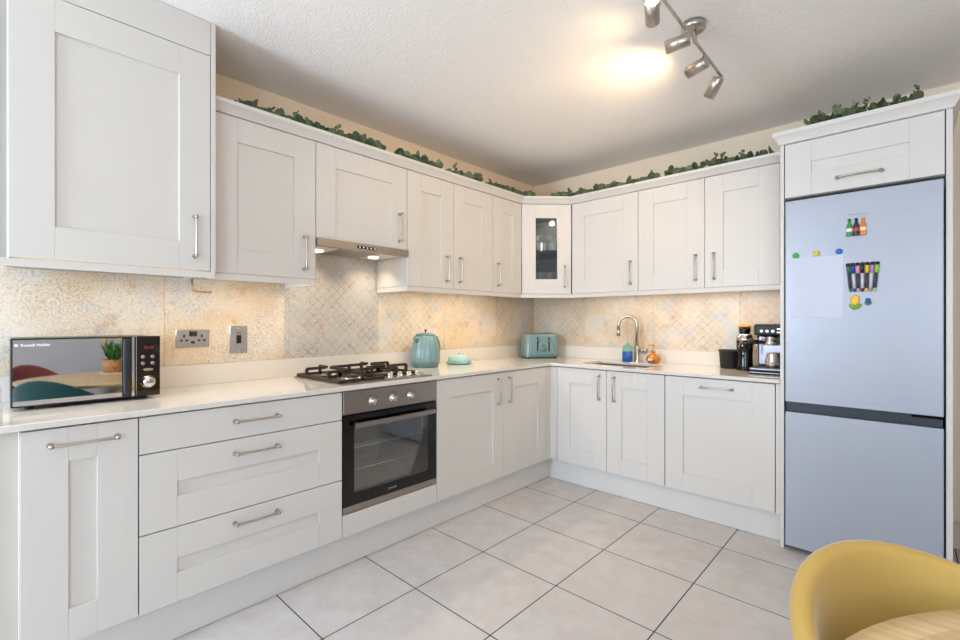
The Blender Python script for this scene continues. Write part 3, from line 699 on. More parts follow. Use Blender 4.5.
# under-cabinet led strips: diffuser bars plus their light
def led(label, x0, x1, y0, y1, z, power, tilt, sz):
    o_ = MB().box(x0, x1, y0, y1, z-0.006, z).build('led_strip', 'led'); tag(o_, label, 'led strip', 'led strips under the wall units')
    cx, cy = (x0+x1)/2, (y0+y1)/2
    area('led_glow', (cx, cy, z-0.009), tilt, sz[0], sz[1], power, (1.0, 0.86, 0.68), 178)
led('led strip under the large wall cabinet', 0.375, 0.387, -3.53, -2.96, 1.4535, 1.0, (0, 0, 0), (0.02, 0.55))
led('led strip under the single-door wall cabinet left of the hood', 0.29, 0.302, -2.89, -2.44, 1.459, 0.85, (0, 0, 0), (0.02, 0.42))
led('led strip under the wall cabinets right of the hood', 0.29, 0.302, -1.77, -0.68, 1.459, 2.5, (0, 0, 0), (0.02, 1.05))
led('led strip under the wall cabinets on the sink wall', 0.68, 2.10, -0.302, -0.29, 1.459, 2.1, (0, 0, 0), (1.35, 0.02))
point('puck_light_glow', (0.30, -0.30, WZT-0.045), 3.5, (1, 0.95, 0.88), 0.02)

# ------------------------------------------------------------------ track light
tl = thing('track_light', 'brushed nickel ceiling light with a bar of four spotlights', 'ceiling light', (1.965, -1.50, H-0.001))
MB().lathe([(0.0, -0.028), (0.045, -0.028), (0.05, -0.024), (0.05, 0)], 28, Matrix.Translation((1.962, -1.495, H-0.001))).build('ceiling_plate', 'nickel', tl)
MB().box(1.970, 1.980, -1.945, -1.115, 2.442, 2.452).cyl((1.970, -1.495, 2.45), (1.966, -1.495, H-0.025), 0.008).build('bar', 'nickel', tl, bevel=0.001)
bulbm = mat('lit_spot_bulb', (255, 245, 225), 0.4, 0, 0, emit=(255, 232, 196), es=40)
heads = [(-1.90, (0.30, -0.80, 0.25)), (-1.64, (-0.93, -0.30, -0.16)), (-1.395, (-0.93, 0.20, -0.12)), (-1.15, (-0.48, 0.25, -0.58))]
for (yy, dv) in heads:
    D = Vector(dv).normalized(); top = Vector((1.975, yy, 2.444)); piv = top-Vector((0, 0, 0.03)); hc = piv-Vector((0.028, 0, 0.020))
    R_ = Matrix.Translation(hc) @ D.to_track_quat('Z', 'Y').to_matrix().to_4x4()
    sh = MB().lathe([(0.0, -0.045), (0.0245, -0.045), (0.0265, -0.043), (0.0265, 0.048), (0.0245, 0.048), (0.0235, 0.036), (0.0, 0.034)], 28, R_).build('spot_head', 'nickel', tl)
    MB().cyl(top, piv-Vector((0, 0, 0.004)), 0.0045).build('swivel', 'nickel', sh)
    MB().lathe([(0.0, 0.0), (0.0215, 0.0), (0.0215, 0.003), (0.016, 0.008), (0, 0.010)], 20, R_ @ Matrix.Translation((0, 0, 0.037))).build('bulb', bulbm, sh)
for (yy, dv), pw in zip(heads, (1.5, 5, 17, 11)):
    D = Vector(dv).normalized(); hc = Vector((1.947, yy, 2.394))
    spot('spot_bulb_light', hc+D*0.054, D, pw, (1, 0.72, 0.42), 135, 1.0, 0.025)

dl = thing('added_pendant', 'added unseen globe pendant giving extra light over the dining table', 'ceiling light', (3.3, -3.0, H-0.001))  # unseen pendant, added only to light the room
MB().lathe([(0.0, -0.02), (0.05, -0.02), (0.055, 0)], 24, Matrix.Translation((3.3, -3.0, H-0.001))).build('ceiling_rose', 'nickel', dl)
MB().cyl((3.3, -3.0, H-0.02), (3.3, -3.0, 1.9), 0.004).build('cord', 'blackmat', dl)
MB().lathe([(max(0, 0.12*math.sin(PI*i/16)) if i not in (0, 16) else 0, 1.79-0.12*math.cos(PI*i/16)) for i in range(17)], 28, Matrix.Translation((3.3, -3.0, 0))).build('globe', mat('added_globe_glow', (255, 246, 230), 0.4, 0, 0, emit=(255, 222, 182), es=15), dl)

# ------------------------------------------------------------------ sink and tap
sk = thing('sink', 'undermounted stainless steel sink in the worktop', 'sink', (1.06, -0.33, 0.74))
mb = MB(); t = 0.004; zb = 0.74
mb.box(SX0-0.01, SX1+0.01, SY0-0.01, SY1+0.01, zb, zb+t)
mb.box(SX0-0.012, SX0-0.006, SY0-0.01, SY1+0.01, zb+t, WZ0-0.001).box(SX1+0.006, SX1+0.012, SY0-0.01, SY1+0.01, zb+t, WZ0-0.001)
mb.box(SX0-0.006, SX1+0.006, SY0-0.012, SY0-0.006, zb+t, WZ0-0.001).box(SX0-0.006, SX1+0.006, SY1+0.006, SY1+0.012, zb+t, WZ0-0.001)
mb.build('basin', 'steel', sk)
MB().lathe([(0.0, 0.0), (0.03, 0.001), (0.042, 0.004), (0.045, 0.0)], 24, Matrix.Translation((1.06, -0.33, zb+t))).build('drain', 'chrome', sk)
tp = thing('kitchen_tap', 'brushed swan-neck mixer tap behind the sink', 'tap', (1.078, -0.09, WZ1))
MB().lathe([(0.026, 0), (0.026, 0.006), (0.021, 0.010), (0.021, 0.12), (0.016, 0.13)], 24, Matrix.Translation((1.078, -0.09, WZ1))).build('tap_body', 'nickel', tp)
pts = [(1.078, -0.09, WZ1+0.12), (1.078, -0.09, 1.205)]
R0 = 0.070; dxy = Vector((-0.92, -0.39, 0)).normalized()
for i in range(1, 16):
    a_ = PI*i/15*0.98; c0 = Vector((1.078, -0.09, 1.205))+dxy*R0
    pts.append(tuple(c0-dxy*R0*math.cos(a_)+Vector((0, 0, R0*math.sin(a_)))))
e_ = Vector(pts[-1]); pts.append(tuple(e_+Vector((0, 0, -0.045))))
MB().tube(pts, 0.0125, 14).build('spout', 'nickel', tp)
MB().cyl(e_+Vector((0, 0, -0.045)), e_+Vector((0, 0, -0.09)), 0.0145).build('spray_head', 'nickel', tp)
MB().cyl((1.095, -0.09, 1.005), (1.145, -0.105, 1.005), 0.016).cyl((1.145, -0.105, 1.005), (1.165, -0.11, 1.005), 0.019).cyl((1.160, -0.11, 1.005), (1.175, -0.16, 0.985), 0.005).build('lever', 'nickel', tp)
# soap bottles
def lathe_thing(parent, name, prof, m_, loc, n=24, **k):
    return MB().lathe(prof, n, Matrix.Translation(loc), **k).build(name, m_, parent)
sx_, sy_ = 1.020, -0.135
so = thing('soap_bottle', 'clear pump bottle half full of bright blue liquid beside the tap', 'bottle', (sx_, sy_, WZ1))
T = NT('clear_teal_plastic'); tr = T.new('ShaderNodeBsdfTransparent'); tr.inputs[0].default_value = lin((205, 235, 232))
T.b.inputs['Base Color'].default_value = lin((170, 220, 215)); T.b.inputs['Roughness'].default_value = 0.1
mx = T.new('ShaderNodeMixShader'); mx.inputs[0].default_value = 0.13; T.link(tr.outputs[0], mx.inputs[1]); T.link(T.b.outputs[0], mx.inputs[2]); T.link(mx.outputs[0], T.n['Material Output'].inputs[0]); gl_ = T.m
lathe_thing(so, 'bottle', [(0.0, 0), (0.038, 0), (0.041, 0.004), (0.041, 0.105), (0.036, 0.122), (0.016, 0.137), (0.013, 0.15)], gl_, (sx_, sy_, WZ1+0.0005))
lathe_thing(so, 'liquid', [(0.0, 0.002), (0.037, 0.002), (0.0395, 0.006), (0.0395, 0.083), (0.0, 0.083)], mat('blue_washing_up_liquid', (12, 72, 200), 0.1, coat=0.3), (sx_, sy_, WZ1+0.0005))
pm = lathe_thing(so, 'pump', [(0.014, 0.145), (0.014, 0.158), (0.005, 0.160), (0.004, 0.178), (0.009, 0.179), (0.009, 0.186), (0, 0.187)], mat('clear_white_pump', (200, 215, 212), 0.3), (sx_, sy_, WZ1+0.0005))
sx_, sy_ = 1.222, -0.12
so = thing('soap_dispenser', 'amber glass pumpkin-shaped dispenser with brass pump right of the tap', 'soap dispenser', (sx_, sy_, WZ1))
lathe_thing(so, 'bottle', [(0.0, 0), (0.030, 0), (0.046, 0.012), (0.053, 0.032), (0.046, 0.055), (0.022, 0.070), (0.013, 0.078), (0.013, 0.086)], mat('amber_ribbed_glass', (205, 120, 20), 0.08, 0.25, 0.1, 30, coat=0.8), (sx_, sy_, WZ1+0.0005), n=36, flute=lambda a, z: 1+0.05*math.cos(12*a))
MB().lathe([(0.015, 0.084), (0.015, 0.096), (0.005, 0.098), (0.004, 0.135), (0.008, 0.136), (0.008, 0.143), (0, 0.144)], 18, Matrix.Translation((sx_, sy_, WZ1))).cyl((sx_, sy_, WZ1+0.139), (sx_-0.03, sy_-0.015, WZ1+0.136), 0.004).build('pump', 'brass', so)
MB().box(sx_-0.020, sx_+0.010, sy_-0.0545, sy_-0.050, WZ1+0.022, WZ1+0.043).build('bottle_label', mat('cream_tag', (245, 215, 160), 0.5), so)

# ------------------------------------------------------------------ kettle, butter dish, toaster
kx, ky = 0.15, -1.487
kt = thing('kettle', 'tall mint green fluted kettle between the hob and butter dish', 'kettle', (kx, ky, WZ1))
fl = lambda a, z: 1+0.028*math.cos(14*a)
kt_body = MB().lathe([(0.096, 0.036), (0.099, 0.045), (0.100, 0.07), (0.096, 0.12), (0.086, 0.17), (0.073, 0.213), (0.068, 0.221)], 140, Matrix.Translation((kx, ky, WZ1)), flute=fl).build('body', 'mint', kt)
lathe_thing(kt, 'base', [(0.0, 0), (0.088, 0), (0.092, 0.004), (0.092, 0.014), (0.088, 0.018), (0.090, 0.020), (0.096, 0.022), (0.097, 0.036)], 'mintdark', (kx, ky, WZ1+0.0005), n=40)
ld = lathe_thing(kt, 'lid', [(0.071, 0.2205), (0.070, 0.228), (0.058, 0.236), (0.03, 0.241), (0, 0.242)], 'mintdark', (kx, ky, WZ1), n=40)
lathe_thing(ld, 'lid_knob', [(0.0045, 0.241), (0.0045, 0.252), (0.009, 0.256), (0.009, 0.262), (0, 0.265)], 'blackmat', (kx, ky, WZ1))
hd_ = Vector((-0.02, 0.99, 0)).normalized()
K = Vector((kx, ky, WZ1))
MB().tube([K+hd_*0.070+Vector((0, 0, 0.215)), K+hd_*0.105+Vector((0, 0, 0.205)), K+hd_*0.122+Vector((0, 0, 0.17)), K+hd_*0.128+Vector((0, 0, 0.12)), K+hd_*0.118+Vector((0, 0, 0.075)), K+hd_*0.095+Vector((0, 0, 0.06))], [0.011, 0.012, 0.012, 0.012, 0.011, 0.010], 12).build('handle', 'mintdark', kt)
sp = K-hd_*0.066+Vector((0, 0, 0.185))
MB().tube([sp, sp-hd_*0.035+Vector((0, 0, 0.028))], [0.026, 0.012], 14).build('spout', 'mintdark', kt)

bx0, by0 = 0.17, -1.175
bd = thing('butter_dish', 'pale mint fluted butter dish between the kettle and toaster', 'butter dish', (bx0, by0, WZ1))
MB().lathe([(0.0, 0), (0.065, 0), (0.082, 0.005), (0.098, 0.013), (0.096, 0.016), (0.07, 0.011), (0, 0.010)], 48, Matrix.Translation((bx0, by0, WZ1+0.0005)) @ Matrix.Rotation(0.75, 4, 'Z') @ Matrix.Scale(1.1, 4), sy=0.68).build('dish', 'mintceramic', bd)
MB().lathe([(0.086, 0.016), (0.086, 0.026), (0.080, 0.048), (0.064, 0.064), (0.037, 0.071), (0, 0.073)], 72, Matrix.Translation((bx0, by0, WZ1+0.001)) @ Matrix.Rotation(0.75, 4, 'Z'), sy=0.66, flute=lambda a, z: 1-0.07*abs(math.sin(9*a))).lathe([(0.008, 0.07), (0.007, 0.074), (0.012, 0.079), (0, 0.083)], 16, Matrix.Translation((bx0, by0, WZ1+0.001))).build('lid', 'mintceramic', bd)

to = thing('toaster', 'mint green four-slice toaster in the corner of the worktop', 'toaster', (0.225, -0.225, WZ1), 0.7513+0.22)
# local frame: x right along the front, -y toward the camera
def rbox(mb, hx, hy, z0, z1, r, mtx=None, top=1.0, n=6, rnd=0.0):
    def ring(sx, sy, z):
        P_ = []
        for (cx, cy, a0_) in ((sx-r, sy-r, 0), (-(sx-r), sy-r, PI/2), (-(sx-r), -(sy-r), PI), (sx-r, -(sy-r), 1.5*PI)):
            for i in range(n+1): a_ = a0_+PI/2*i/n; P_.append((cx+r*math.cos(a_), cy+r*math.sin(a_), z))
        return P_
    zs = [(1.0, z0)]
    if rnd:
        for i in range(0, 5):
            a_ = PI/2*i/4; zs.append((None, z1-rnd+rnd*math.sin(a_), rnd*(1-math.cos(a_))))
    else: zs.append((top, z1))
    vs = []; m_ = 4*(n+1)
    for e in zs:
        if e[0] is None: vs += ring(hx*top-e[2], hy*top-e[2], e[1])
        else: vs += ring(hx*e[0], hy*e[0], e[1])
    fs = []
    for i in range(len(zs)-1):
        for k_ in range(m_): k2 = (k_+1) % m_; fs.append((i*m_+k_, i*m_+k2, (i+1)*m_+k2, (i+1)*m_+k_))
    mb.add(vs, fs, True, mtx)
    mb.add(vs[:m_], [tuple(range(m_-1, -1, -1))], False, mtx); mb.add(vs[-m_:], [tuple(range(m_))], False, mtx); return mb
tb = rbox(MB(), 0.155, 0.105, 0.030, 0.215, 0.04, top=0.95, rnd=0.02).build('body', 'mint', to, world=False)
rb = MB()
for i in range(9):
    xx = -0.128+0.032*i
    if abs(xx) < 0.03 : continue
    rb.cyl((xx, -0.1035, 0.04), (xx*0.97, -0.0985, 0.196), 0.003, 8)
rb.build('ribs', 'mint', tb, world=False)
rbox(MB(), 0.158, 0.108, 0.008, 0.032, 0.04).build('base', 'mintdark', to, world=False)
for sx in (-1, 1):
    for sy in (-1, 1): MB().cyl((sx*0.12, sy*0.08, 0.0005), (sx*0.12, sy*0.08, 0.009), 0.012).build('foot', 'rubber', to, world=False)
for xx in (-0.050, 0.055):
    sl = MB().box(xx-0.0045, xx+0.0045, -0.1085, -0.098, 0.060, 0.182).build('lever_slot', 'blackmat', to, world=False)
    MB().box(xx-0.012, xx+0.012, -0.119, -0.108, 0.150, 0.163).build('lever', 'chrome', sl, bevel=0.002, world=False)
MB().cyl((0.005, -0.103, 0.075), (0.005, -0.117, 0.075), 0.017).build('browning_dial', 'mintdark', to, world=False)
MB().box(-0.013, 0.023, -0.1085, -0.1, 0.103, 0.115).build('buttons', 'chrome', to, world=False)
for xx in (-0.095, -0.04, 0.04, 0.095): MB().box(xx-0.013, xx+0.013, -0.075, 0.075, 0.2135, 0.2165).build('bread_slot', 'blackmat', to, world=False)

# ------------------------------------------------------------------ coffee corner
px_, py_ = 1.757, -0.135
pt = thing('storage_tub', 'black plastic tub left of the black grinder', 'tub', (px_, py_, WZ1))
lathe_thing(pt, 'tub', [(0.0, 0), (0.055, 0), (0.058, 0.004), (0.066, 0.115), (0.071, 0.118), (0.071, 0.127), (0.066, 0.127), (0.062, 0.115), (0.054, 0.008), (0, 0.008)], 'blackmat', (px_, py_, WZ1+0.0005), n=32)
gx_, gy_ = 1.862, -0.195
gr = thing('coffee_grinder', 'tall black grinder with a steel collar and orange-yellow lid', 'coffee grinder', (gx_, gy_, WZ1))
lathe_thing(gr, 'body', [(0.0, 0), (0.052, 0), (0.055, 0.004), (0.053, 0.010), (0.048, 0.03), (0.046, 0.10), (0.050, 0.195)], 'black', (gx_, gy_, WZ1+0.0005), n=32)
lathe_thing(gr, 'collar', [(0.051, 0.1955), (0.052, 0.205), (0.042, 0.235), (0.034, 0.243)], 'chrome', (gx_, gy_, WZ1), n=32)
lathe_thing(gr, 'hopper', [(0.033, 0.2435), (0.034, 0.262), (0.036, 0.284)], 'black', (gx_, gy_, WZ1), n=32)
lathe_thing(gr, 'lid', [(0.038, 0.2845), (0.039, 0.29), (0.036, 0.297), (0.02, 0.302), (0, 0.303)], mat('amber_lid', (225, 165, 60), 0.35), (gx_, gy_, WZ1), n=32)
MB().cyl((gx_, gy_-0.049, WZ1+0.16), (gx_-0.004, gy_-0.054, WZ1+0.16), 0.006).build('button', 'chrome', gr)
cm = thing('coffee_machine', 'compact steel and black espresso machine against the fridge housing', 'coffee machine', (2.03, -0.24, WZ1))
cx0, cx1 = 1.952, 2.128
brs = mat('coffee_machine_steel', (125, 121, 126), 0.28, 0.9, 0.05)
MB().box(cx0, cx1, -0.27, -0.07, WZ1+0.045, WZ1+0.235).build('body', brs, cm, bevel=0.01, seg=3)
hdm = MB().box(cx0-0.004, cx1, -0.355, -0.06, WZ1+0.236, WZ1+0.305).build('brew_head', 'blackmat', cm, bevel=0.012, seg=3)
bt = MB()
for i in range(3): bt.cyl((cx0+0.038+0.030*i, -0.3548, WZ1+0.262), (cx0+0.038+0.030*i, -0.3575, WZ1+0.262), 0.008)
for dz in (0.252, 0.272): bt.box(cx0+0.120, cx0+0.137, -0.3575, -0.354, WZ1+dz, WZ1+dz+0.007)
bt.build('buttons', mat('lit_buttons', (240, 240, 245), 0.4, 0, 0, emit=(235, 238, 250), es=0.9), hdm)
MB().cyl((2.03, -0.31, WZ1+0.234), (2.03, -0.31, WZ1+0.205), 0.034).build('group_head', 'chrome', cm)
pf_ = MB().cyl((2.03, -0.31, WZ1+0.204), (2.03, -0.31, WZ1+0.175), 0.036).build('portafilter', 'chrome', cm)
MB().tube([(2.00, -0.33, WZ1+0.192), (1.955, -0.375, WZ1+0.196), (1.905, -0.42, WZ1+0.186)], [0.009, 0.014, 0.016], 12).build('portafilter_handle', 'black', pf_)
MB().box(cx0-0.022, cx1, -0.415, -0.10, WZ1+0.001, WZ1+0.022).build('drip_tray_base', 'black', cm, bevel=0.008, seg=3)
dt = MB().box(cx0-0.018, cx1, -0.410, -0.11, WZ1+0.0225, WZ1+0.041).build('drip_tray', brs, cm, bevel=0.006, seg=3)
sl = MB()
for i in range(7): sl.box(cx0+0.01, cx1-0.015, -0.39+0.016*i, -0.384+0.016*i, WZ1+0.041, WZ1+0.0415)
sl.build('tray_slots', 'blackmat', dt)
MB().tube([(cx0+0.015, -0.33, WZ1+0.235), (cx0+0.010, -0.345, WZ1+0.19), (cx0+0.004, -0.355, WZ1+0.12)], 0.004, 8).build('steam_wand', 'chrome', cm)
jg = thing('milk_jug', 'small steel milk jug standing on the coffee machine tray', 'jug', (2.045, -0.345, WZ1+0.042))
lathe_thing(jg, 'jug', [(0.0, 0), (0.034, 0), (0.037, 0.005), (0.034, 0.05), (0.028, 0.075), (0.030, 0.088), (0.028, 0.088), (0.026, 0.075), (0.03, 0.01), (0, 0.006)], 'chrome', (2.045, -0.345, WZ1+0.0425))

# ------------------------------------------------------------------ microwave
mw = thing('microwave', 'black microwave with a mirrored door on the left end of the worktop', 'microwave', (0.19, -3.325, WZ1))
MX = 0.335; my0, my1, mz0, mz1 = -3.546, -3.103, 0.927, 1.175
MB().box(0.04, MX-0.022, my0+0.004, my1-0.004, mz0, mz1-0.002).build('casing', mat('microwave_casing', (22, 21, 21), 0.3), mw, bevel=0.006, seg=2)
for yy in (my0+0.05, my1-0.05):
    for xx in (0.07, 0.28): MB().cyl((xx, yy, WZ1+0.0003), (xx, yy, mz0), 0.012).build('foot', 'rubber', mw)
md = MB().box(MX-0.021, MX-0.001, my0, -3.189, mz0, mz1).build('door', mat('microwave_door_rim', (20, 18, 18), 0.25), mw, bevel=0.004, seg=2)
MB().box(MX-0.003, MX, my0+0.006, -3.231, mz0+0.006, mz1-0.006).build('mirrored_window', 'mirror', md)
hm_ = MB().box(MX, MX+0.026, -3.229, -3.207, mz0+0.012, mz1-0.010)
hm_.build('handle', 'blackmat', md, bevel=0.005, seg=2)
MB().box(MX-0.001, MX+0.004, -3.200, -3.192, mz0+0.004, mz1-0.004).build('door_trim', 'chrome', md)
cp = MB().box(MX-0.021, MX, -3.187, my1, mz0, mz1).build('control_panel', 'micbody', mw, bevel=0.003, seg=2)
MB().lathe([(0.028, 0), (0.028, 0.004), (0.023, 0.006), (0.0205, 0.020), (0.018, 0.022), (0, 0.022)], 28, Matrix.Translation((MX, -3.145, 0.985)) @ Matrix.Rotation(PI/2, 4, 'Y')).build('dial', 'chrome', cp)
bt = MB()
for yy in (-3.163, -3.130):
    for zz in (1.062, 1.089): bt.lathe([(0.0075, 0), (0.0075, 0.002), (0.006, 0.003), (0, 0.003)], 16, Matrix.Translation((MX, yy, zz)) @ Matrix.Rotation(PI/2, 4, 'Y'))
bt.lathe([(0.018, 0), (0.018, 0.002), (0.016, 0.003), (0, 0.003)], 20, Matrix.Translation((MX, -3.145, 1.036)) @ Matrix.Rotation(PI/2, 4, 'Y'), sx=0.3)
bt.build('buttons', 'steel', cp)
M['redled'] = mat('red_display_digits', (130, 50, 42), 0.4, 0, 0, emit=(200, 60, 50), es=0.06)
M['whiteprint'] = mat('white_print', (235, 235, 235), 0.5, 0, 0, emit=None)
inv = parent_world(cp).inverted()
text('display_digits', '88:88', 0.016, 'redled', cp, inv @ Vector((MX+0.0004, -3.142, 1.127)), (PI/2, 0, PI/2))
inv = parent_world(md).inverted()
text('brand_lettering', 'Russell Hobbs', 0.0135, 'whiteprint', md, inv @ Vector((MX+0.0004, -3.482, 1.150)), (PI/2, 0, PI/2), 0.0003)
MB().box(MX, MX+0.0005, -3.536, -3.527, 1.1455, 1.1545).build('brand_icon', 'whiteprint', md)

# white rounded canister at the end of the worktop
tag(rbox(MB(), 0.024, 0.024, WZ1+0.001, 1.06, 0.015, Matrix.Translation((0.58, -3.5915, 0)), top=0.9, rnd=0.012).build('canister', 'whiteplastic'), 'white rounded canister at the very left end of the worktop', 'canister')

# ------------------------------------------------------------------ sockets
sk2 = thing('double_socket', 'brushed steel double wall socket right of the microwave', 'socket', (0.009, -2.896, 1.150))
pl = MB().box(0.0085, 0.0135, -2.970, -2.822, 1.106, 1.194).build('face_plate', 'plate', sk2, bevel=0.001)
mb = MB()
for cy in (-2.935, -2.857):
    mb.box(0.0135, 0.0138, cy-0.004, cy+0.004, 1.155, 1.170); mb.box(0.0135, 0.0138, cy-0.018, cy-0.006, 1.136, 1.145).box(0.0135, 0.0138, cy+0.006, cy+0.018, 1.136, 1.145)
mb.box(0.0135, 0.0138, -2.905, -2.888, 1.124, 1.136); mb.build('pin_holes', 'rubber', pl)
MB().box(0.0135, 0.016, -2.913, -2.897, 1.160, 1.185).box(0.0135, 0.016, -2.895, -2.879, 1.160, 1.185).build('rocker_switches', 'blackmat', pl)
sk3 = thing('cooker_switch', 'tall brushed steel cooker switch plate left of the hob', 'switch', (0.009, -2.680, 1.14))
pl = MB().box(0.0085, 0.0135, -2.724, -2.636, 1.066, 1.212).build('face_plate', 'plate', sk3, bevel=0.001)
MB().box(0.0135, 0.018, -2.691, -2.669, 1.118, 1.162).build('rocker_switch', 'rubber', pl)
MB().box(0.0135, 0.0145, -2.690, -2.670, 1.170, 1.177).build('neon_indicator', mat('red_neon', (130, 40, 35), 0.3), pl)
for zz in (1.078, 1.200): MB().cyl((0.0135, -2.68, zz), (0.0145, -2.68, zz), 0.003).build('screw', 'chrome', pl)
tag(MB().tube([(0.03, -2.905, 1.448), (0.03, -2.905, 1.405), (0.03, -2.900, 1.392), (0.03, -2.885, 1.388), (0.03, -2.822, 1.384), (0.03, -2.818, 1.390)], 0.0038, 8).build('hanging_hook', 'brass'), 'bent brass hook hanging below the large wall cabinet', 'hook')

# ------------------------------------------------------------------ glassware in the corner cabinet
gm = M['drinkglass']
def tumbler(x, y, z, h_, r, label):
    o_ = MB().lathe([(0.0, 0), (r*0.82, 0), (r, h_), (r-0.0018, h_), (r*0.82-0.002, 0.006), (0, 0.006)], 24, Matrix.Translation((x, y, z))).build('drinking_glass', gm)
    return tag(o_, label, 'glass', 'glassware in the corner cabinet')
def martini(x, y, z, label):
    t_ = thing('cocktail_glass', label, 'glass', (x, y, z), 0, 'glassware in the corner cabinet')
    MB().lathe([(0.0, 0), (0.034, 0.0), (0.034, 0.002), (0.004, 0.006), (0.003, 0.075), (0.004, 0.08), (0.050, 0.135), (0.0485, 0.135), (0.002, 0.084), (0.0, 0.084)], 28, Matrix.Translation((x, y, z))).build('bowl_and_stem', gm, t_)
    return t_
def ax(t_, d_): # t along the door, d inwards from the door
    p_ = Vector((DW, -0.635, 0))+t45*t_-n45*d_; return p_.x, p_.y
zs = 1.8215; zb_ = WZL+0.0165
for (t_, d_, lb) in ((0.148, 0.13, 'cocktail glass on the left of the glazed cabinet shelf'), (0.256, 0.13, 'cocktail glass on the right of the glazed cabinet shelf')): martini(*ax(t_, d_), zs, lb)
for (t_, d_, lb) in ((0.105, 0.22, 'left tumbler at the back of the glazed cabinet shelf'), (0.200, 0.22, 'middle tumbler at the back of the glazed cabinet shelf'), (0.300, 0.22, 'right tumbler at the back of the glazed cabinet shelf')): tumbler(*ax(t_, d_), zs, 0.09, 0.036, lb)
for i, t_ in enumerate((0.09, 0.17, 0.25, 0.33)):
    nm = ('leftmost', 'second from left', 'third from left', 'rightmost')[i]
    tumbler(*ax(t_, 0.12), zb_, 0.165, 0.033, '%s tall glass in the front row at the bottom of the glazed cabinet' % nm)
for i, t_ in enumerate((0.13, 0.21, 0.29)):
    nm = ('left', 'middle', 'right')[i]
    tumbler(*ax(t_, 0.21), zb_, 0.185, 0.033, '%s tall glass in the back row at the bottom of the glazed cabinet' % nm)

# ------------------------------------------------------------------ eucalyptus garlands
def leaf(mb, pos, nrm, up, r, pinch=1.0):
    n_ = Vector(nrm).normalized(); u_ = (Vector(up)-n_*Vector(up).dot(n_))
    if u_.length < 1e-3: u_ = n_.orthogonal()
    u_.normalize(); s_v = u_.cross(n_); vs = [tuple(Vector(pos)+u_*r-n_*r*0.08)]
    N = 10
    for i in range(N):
        a_ = 2*PI*i/N; rr = r
        if abs(a_-PI) < 0.01: rr = r*1.05
        vs.append(tuple(Vector(pos)+u_*(r-math.cos(a_)*(-r) )*1.0+s_v*math.sin(a_)*r*pinch+n_*r*0.12*math.cos(2*a_)))
    mb.add(vs, [(0, 1+i, 1+(i+1) % N) for i in range(N)], True)
def garland(label, path, clusters, seed, base_z):
    rnd = random.Random(seed); t_ = thing('eucalyptus_garland', label, 'garland', path[0], 0, 'garlands on top of the cabinets')
    P_ = [Vector(p) for p in path]; st_ = MB(); pts = []
    for i in range(len(P_)-1):
        n_ = max(2, int((P_[i+1]-P_[i]).length/0.06))
        for k_ in range(n_):
            q_ = P_[i].lerp(P_[i+1], k_/n_); pts.append(q_+Vector((rnd.uniform(-.012, .012), rnd.uniform(-.012, .012), rnd.uniform(-.012, .012))))
    pts.append(P_[-1]); st_.tube(pts, 0.0025, 6); 
    lens = [0]
    for i in range(1, len(pts)): lens.append(lens[-1]+(pts[i]-pts[i-1]).length)
    tot = lens[-1]; lf = MB()
    def at(s_l):
        for i in range(1, len(pts)):
            if lens[i] >= s_l: return pts[i-1].lerp(pts[i], (s_l-lens[i-1])/max(1e-6, lens[i]-lens[i-1]))
        return pts[-1]
    s_l = 0.01
    while s_l < tot:
        f = s_l/tot; dens = clusters(f)
        if rnd.random() < dens:
            c0 = at(s_l)
            for _ in range(2):
                ph = rnd.uniform(0, 2*PI); el = rnd.uniform(-0.1, 1.0)
                d_ = Vector((math.cos(ph)*math.cos(el), math.sin(ph)*math.cos(el), math.sin(el)))
                r = rnd.uniform(0.016, 0.028); nrm = Vector((rnd.uniform(.2, 1), rnd.uniform(-1, -.2), rnd.uniform(-.4, .6)))
                leaf(lf, c0+Vector((rnd.uniform(-.02, .02), rnd.uniform(-.02, .02), rnd.uniform(-.005, 0.020))), nrm, d_, r, rnd.choice((1.0, 0.9, 0.8, 0.5)))
        if rnd.random() < 0.045*dens+0.01:   # a sprig sticking up
            c0 = at(s_l); lean = Vector((rnd.uniform(-.5, .5), rnd.uniform(-.5, .5), 1)).normalized(); L_ = rnd.uniform(0.05, 0.085)
            st_.tube([c0, c0+lean*L_*0.5, c0+lean*L_+Vector((rnd.uniform(-.01, .01), 0, 0))], 0.0014, 5)
            for k_ in range(5):
                leaf(lf, c0+lean*L_*(0.25+0.18*k_), (rnd.uniform(.2, 1), rnd.uniform(-1, -.2), rnd.uniform(-.3, .4)), (rnd.uniform(-1, 1), rnd.uniform(-1, 1), 0.6), rnd.uniform(0.008, 0.014), rnd.choice((1, 0.6)))
        s_l += 0.0085
    st_.build('stem', 'stem', t_); lf.build('leaves', 'leafg', t_); return t_
cl = lambda f: 0.95 if math.sin(f*31)+0.5*math.sin(f*73+1) > -0.55 else 0.15
garland('eucalyptus garland lying along the top of the cooker-wall cabinets', [(0.33, -2.83, 2.25), (0.33, -2.0, 2.25), (0.33, -1.2, 2.25), (0.33, -0.66, 2.25), (0.42, -0.50, 2.25)], cl, 3, 2.2)
garland('eucalyptus garland lying along the top of the sink-wall cabinets', [(0.49, -0.44, 2.25), (0.64, -0.335, 2.25), (1.3, -0.335, 2.25), (2.06, -0.335, 2.25)], cl, 8, 2.2)
garland('short eucalyptus garland on top of the fridge housing', [(2.27, -0.615, 2.262), (2.45, -0.61, 2.275), (2.67, -0.61, 2.262)], lambda f: 1.0, 12, 2.2)

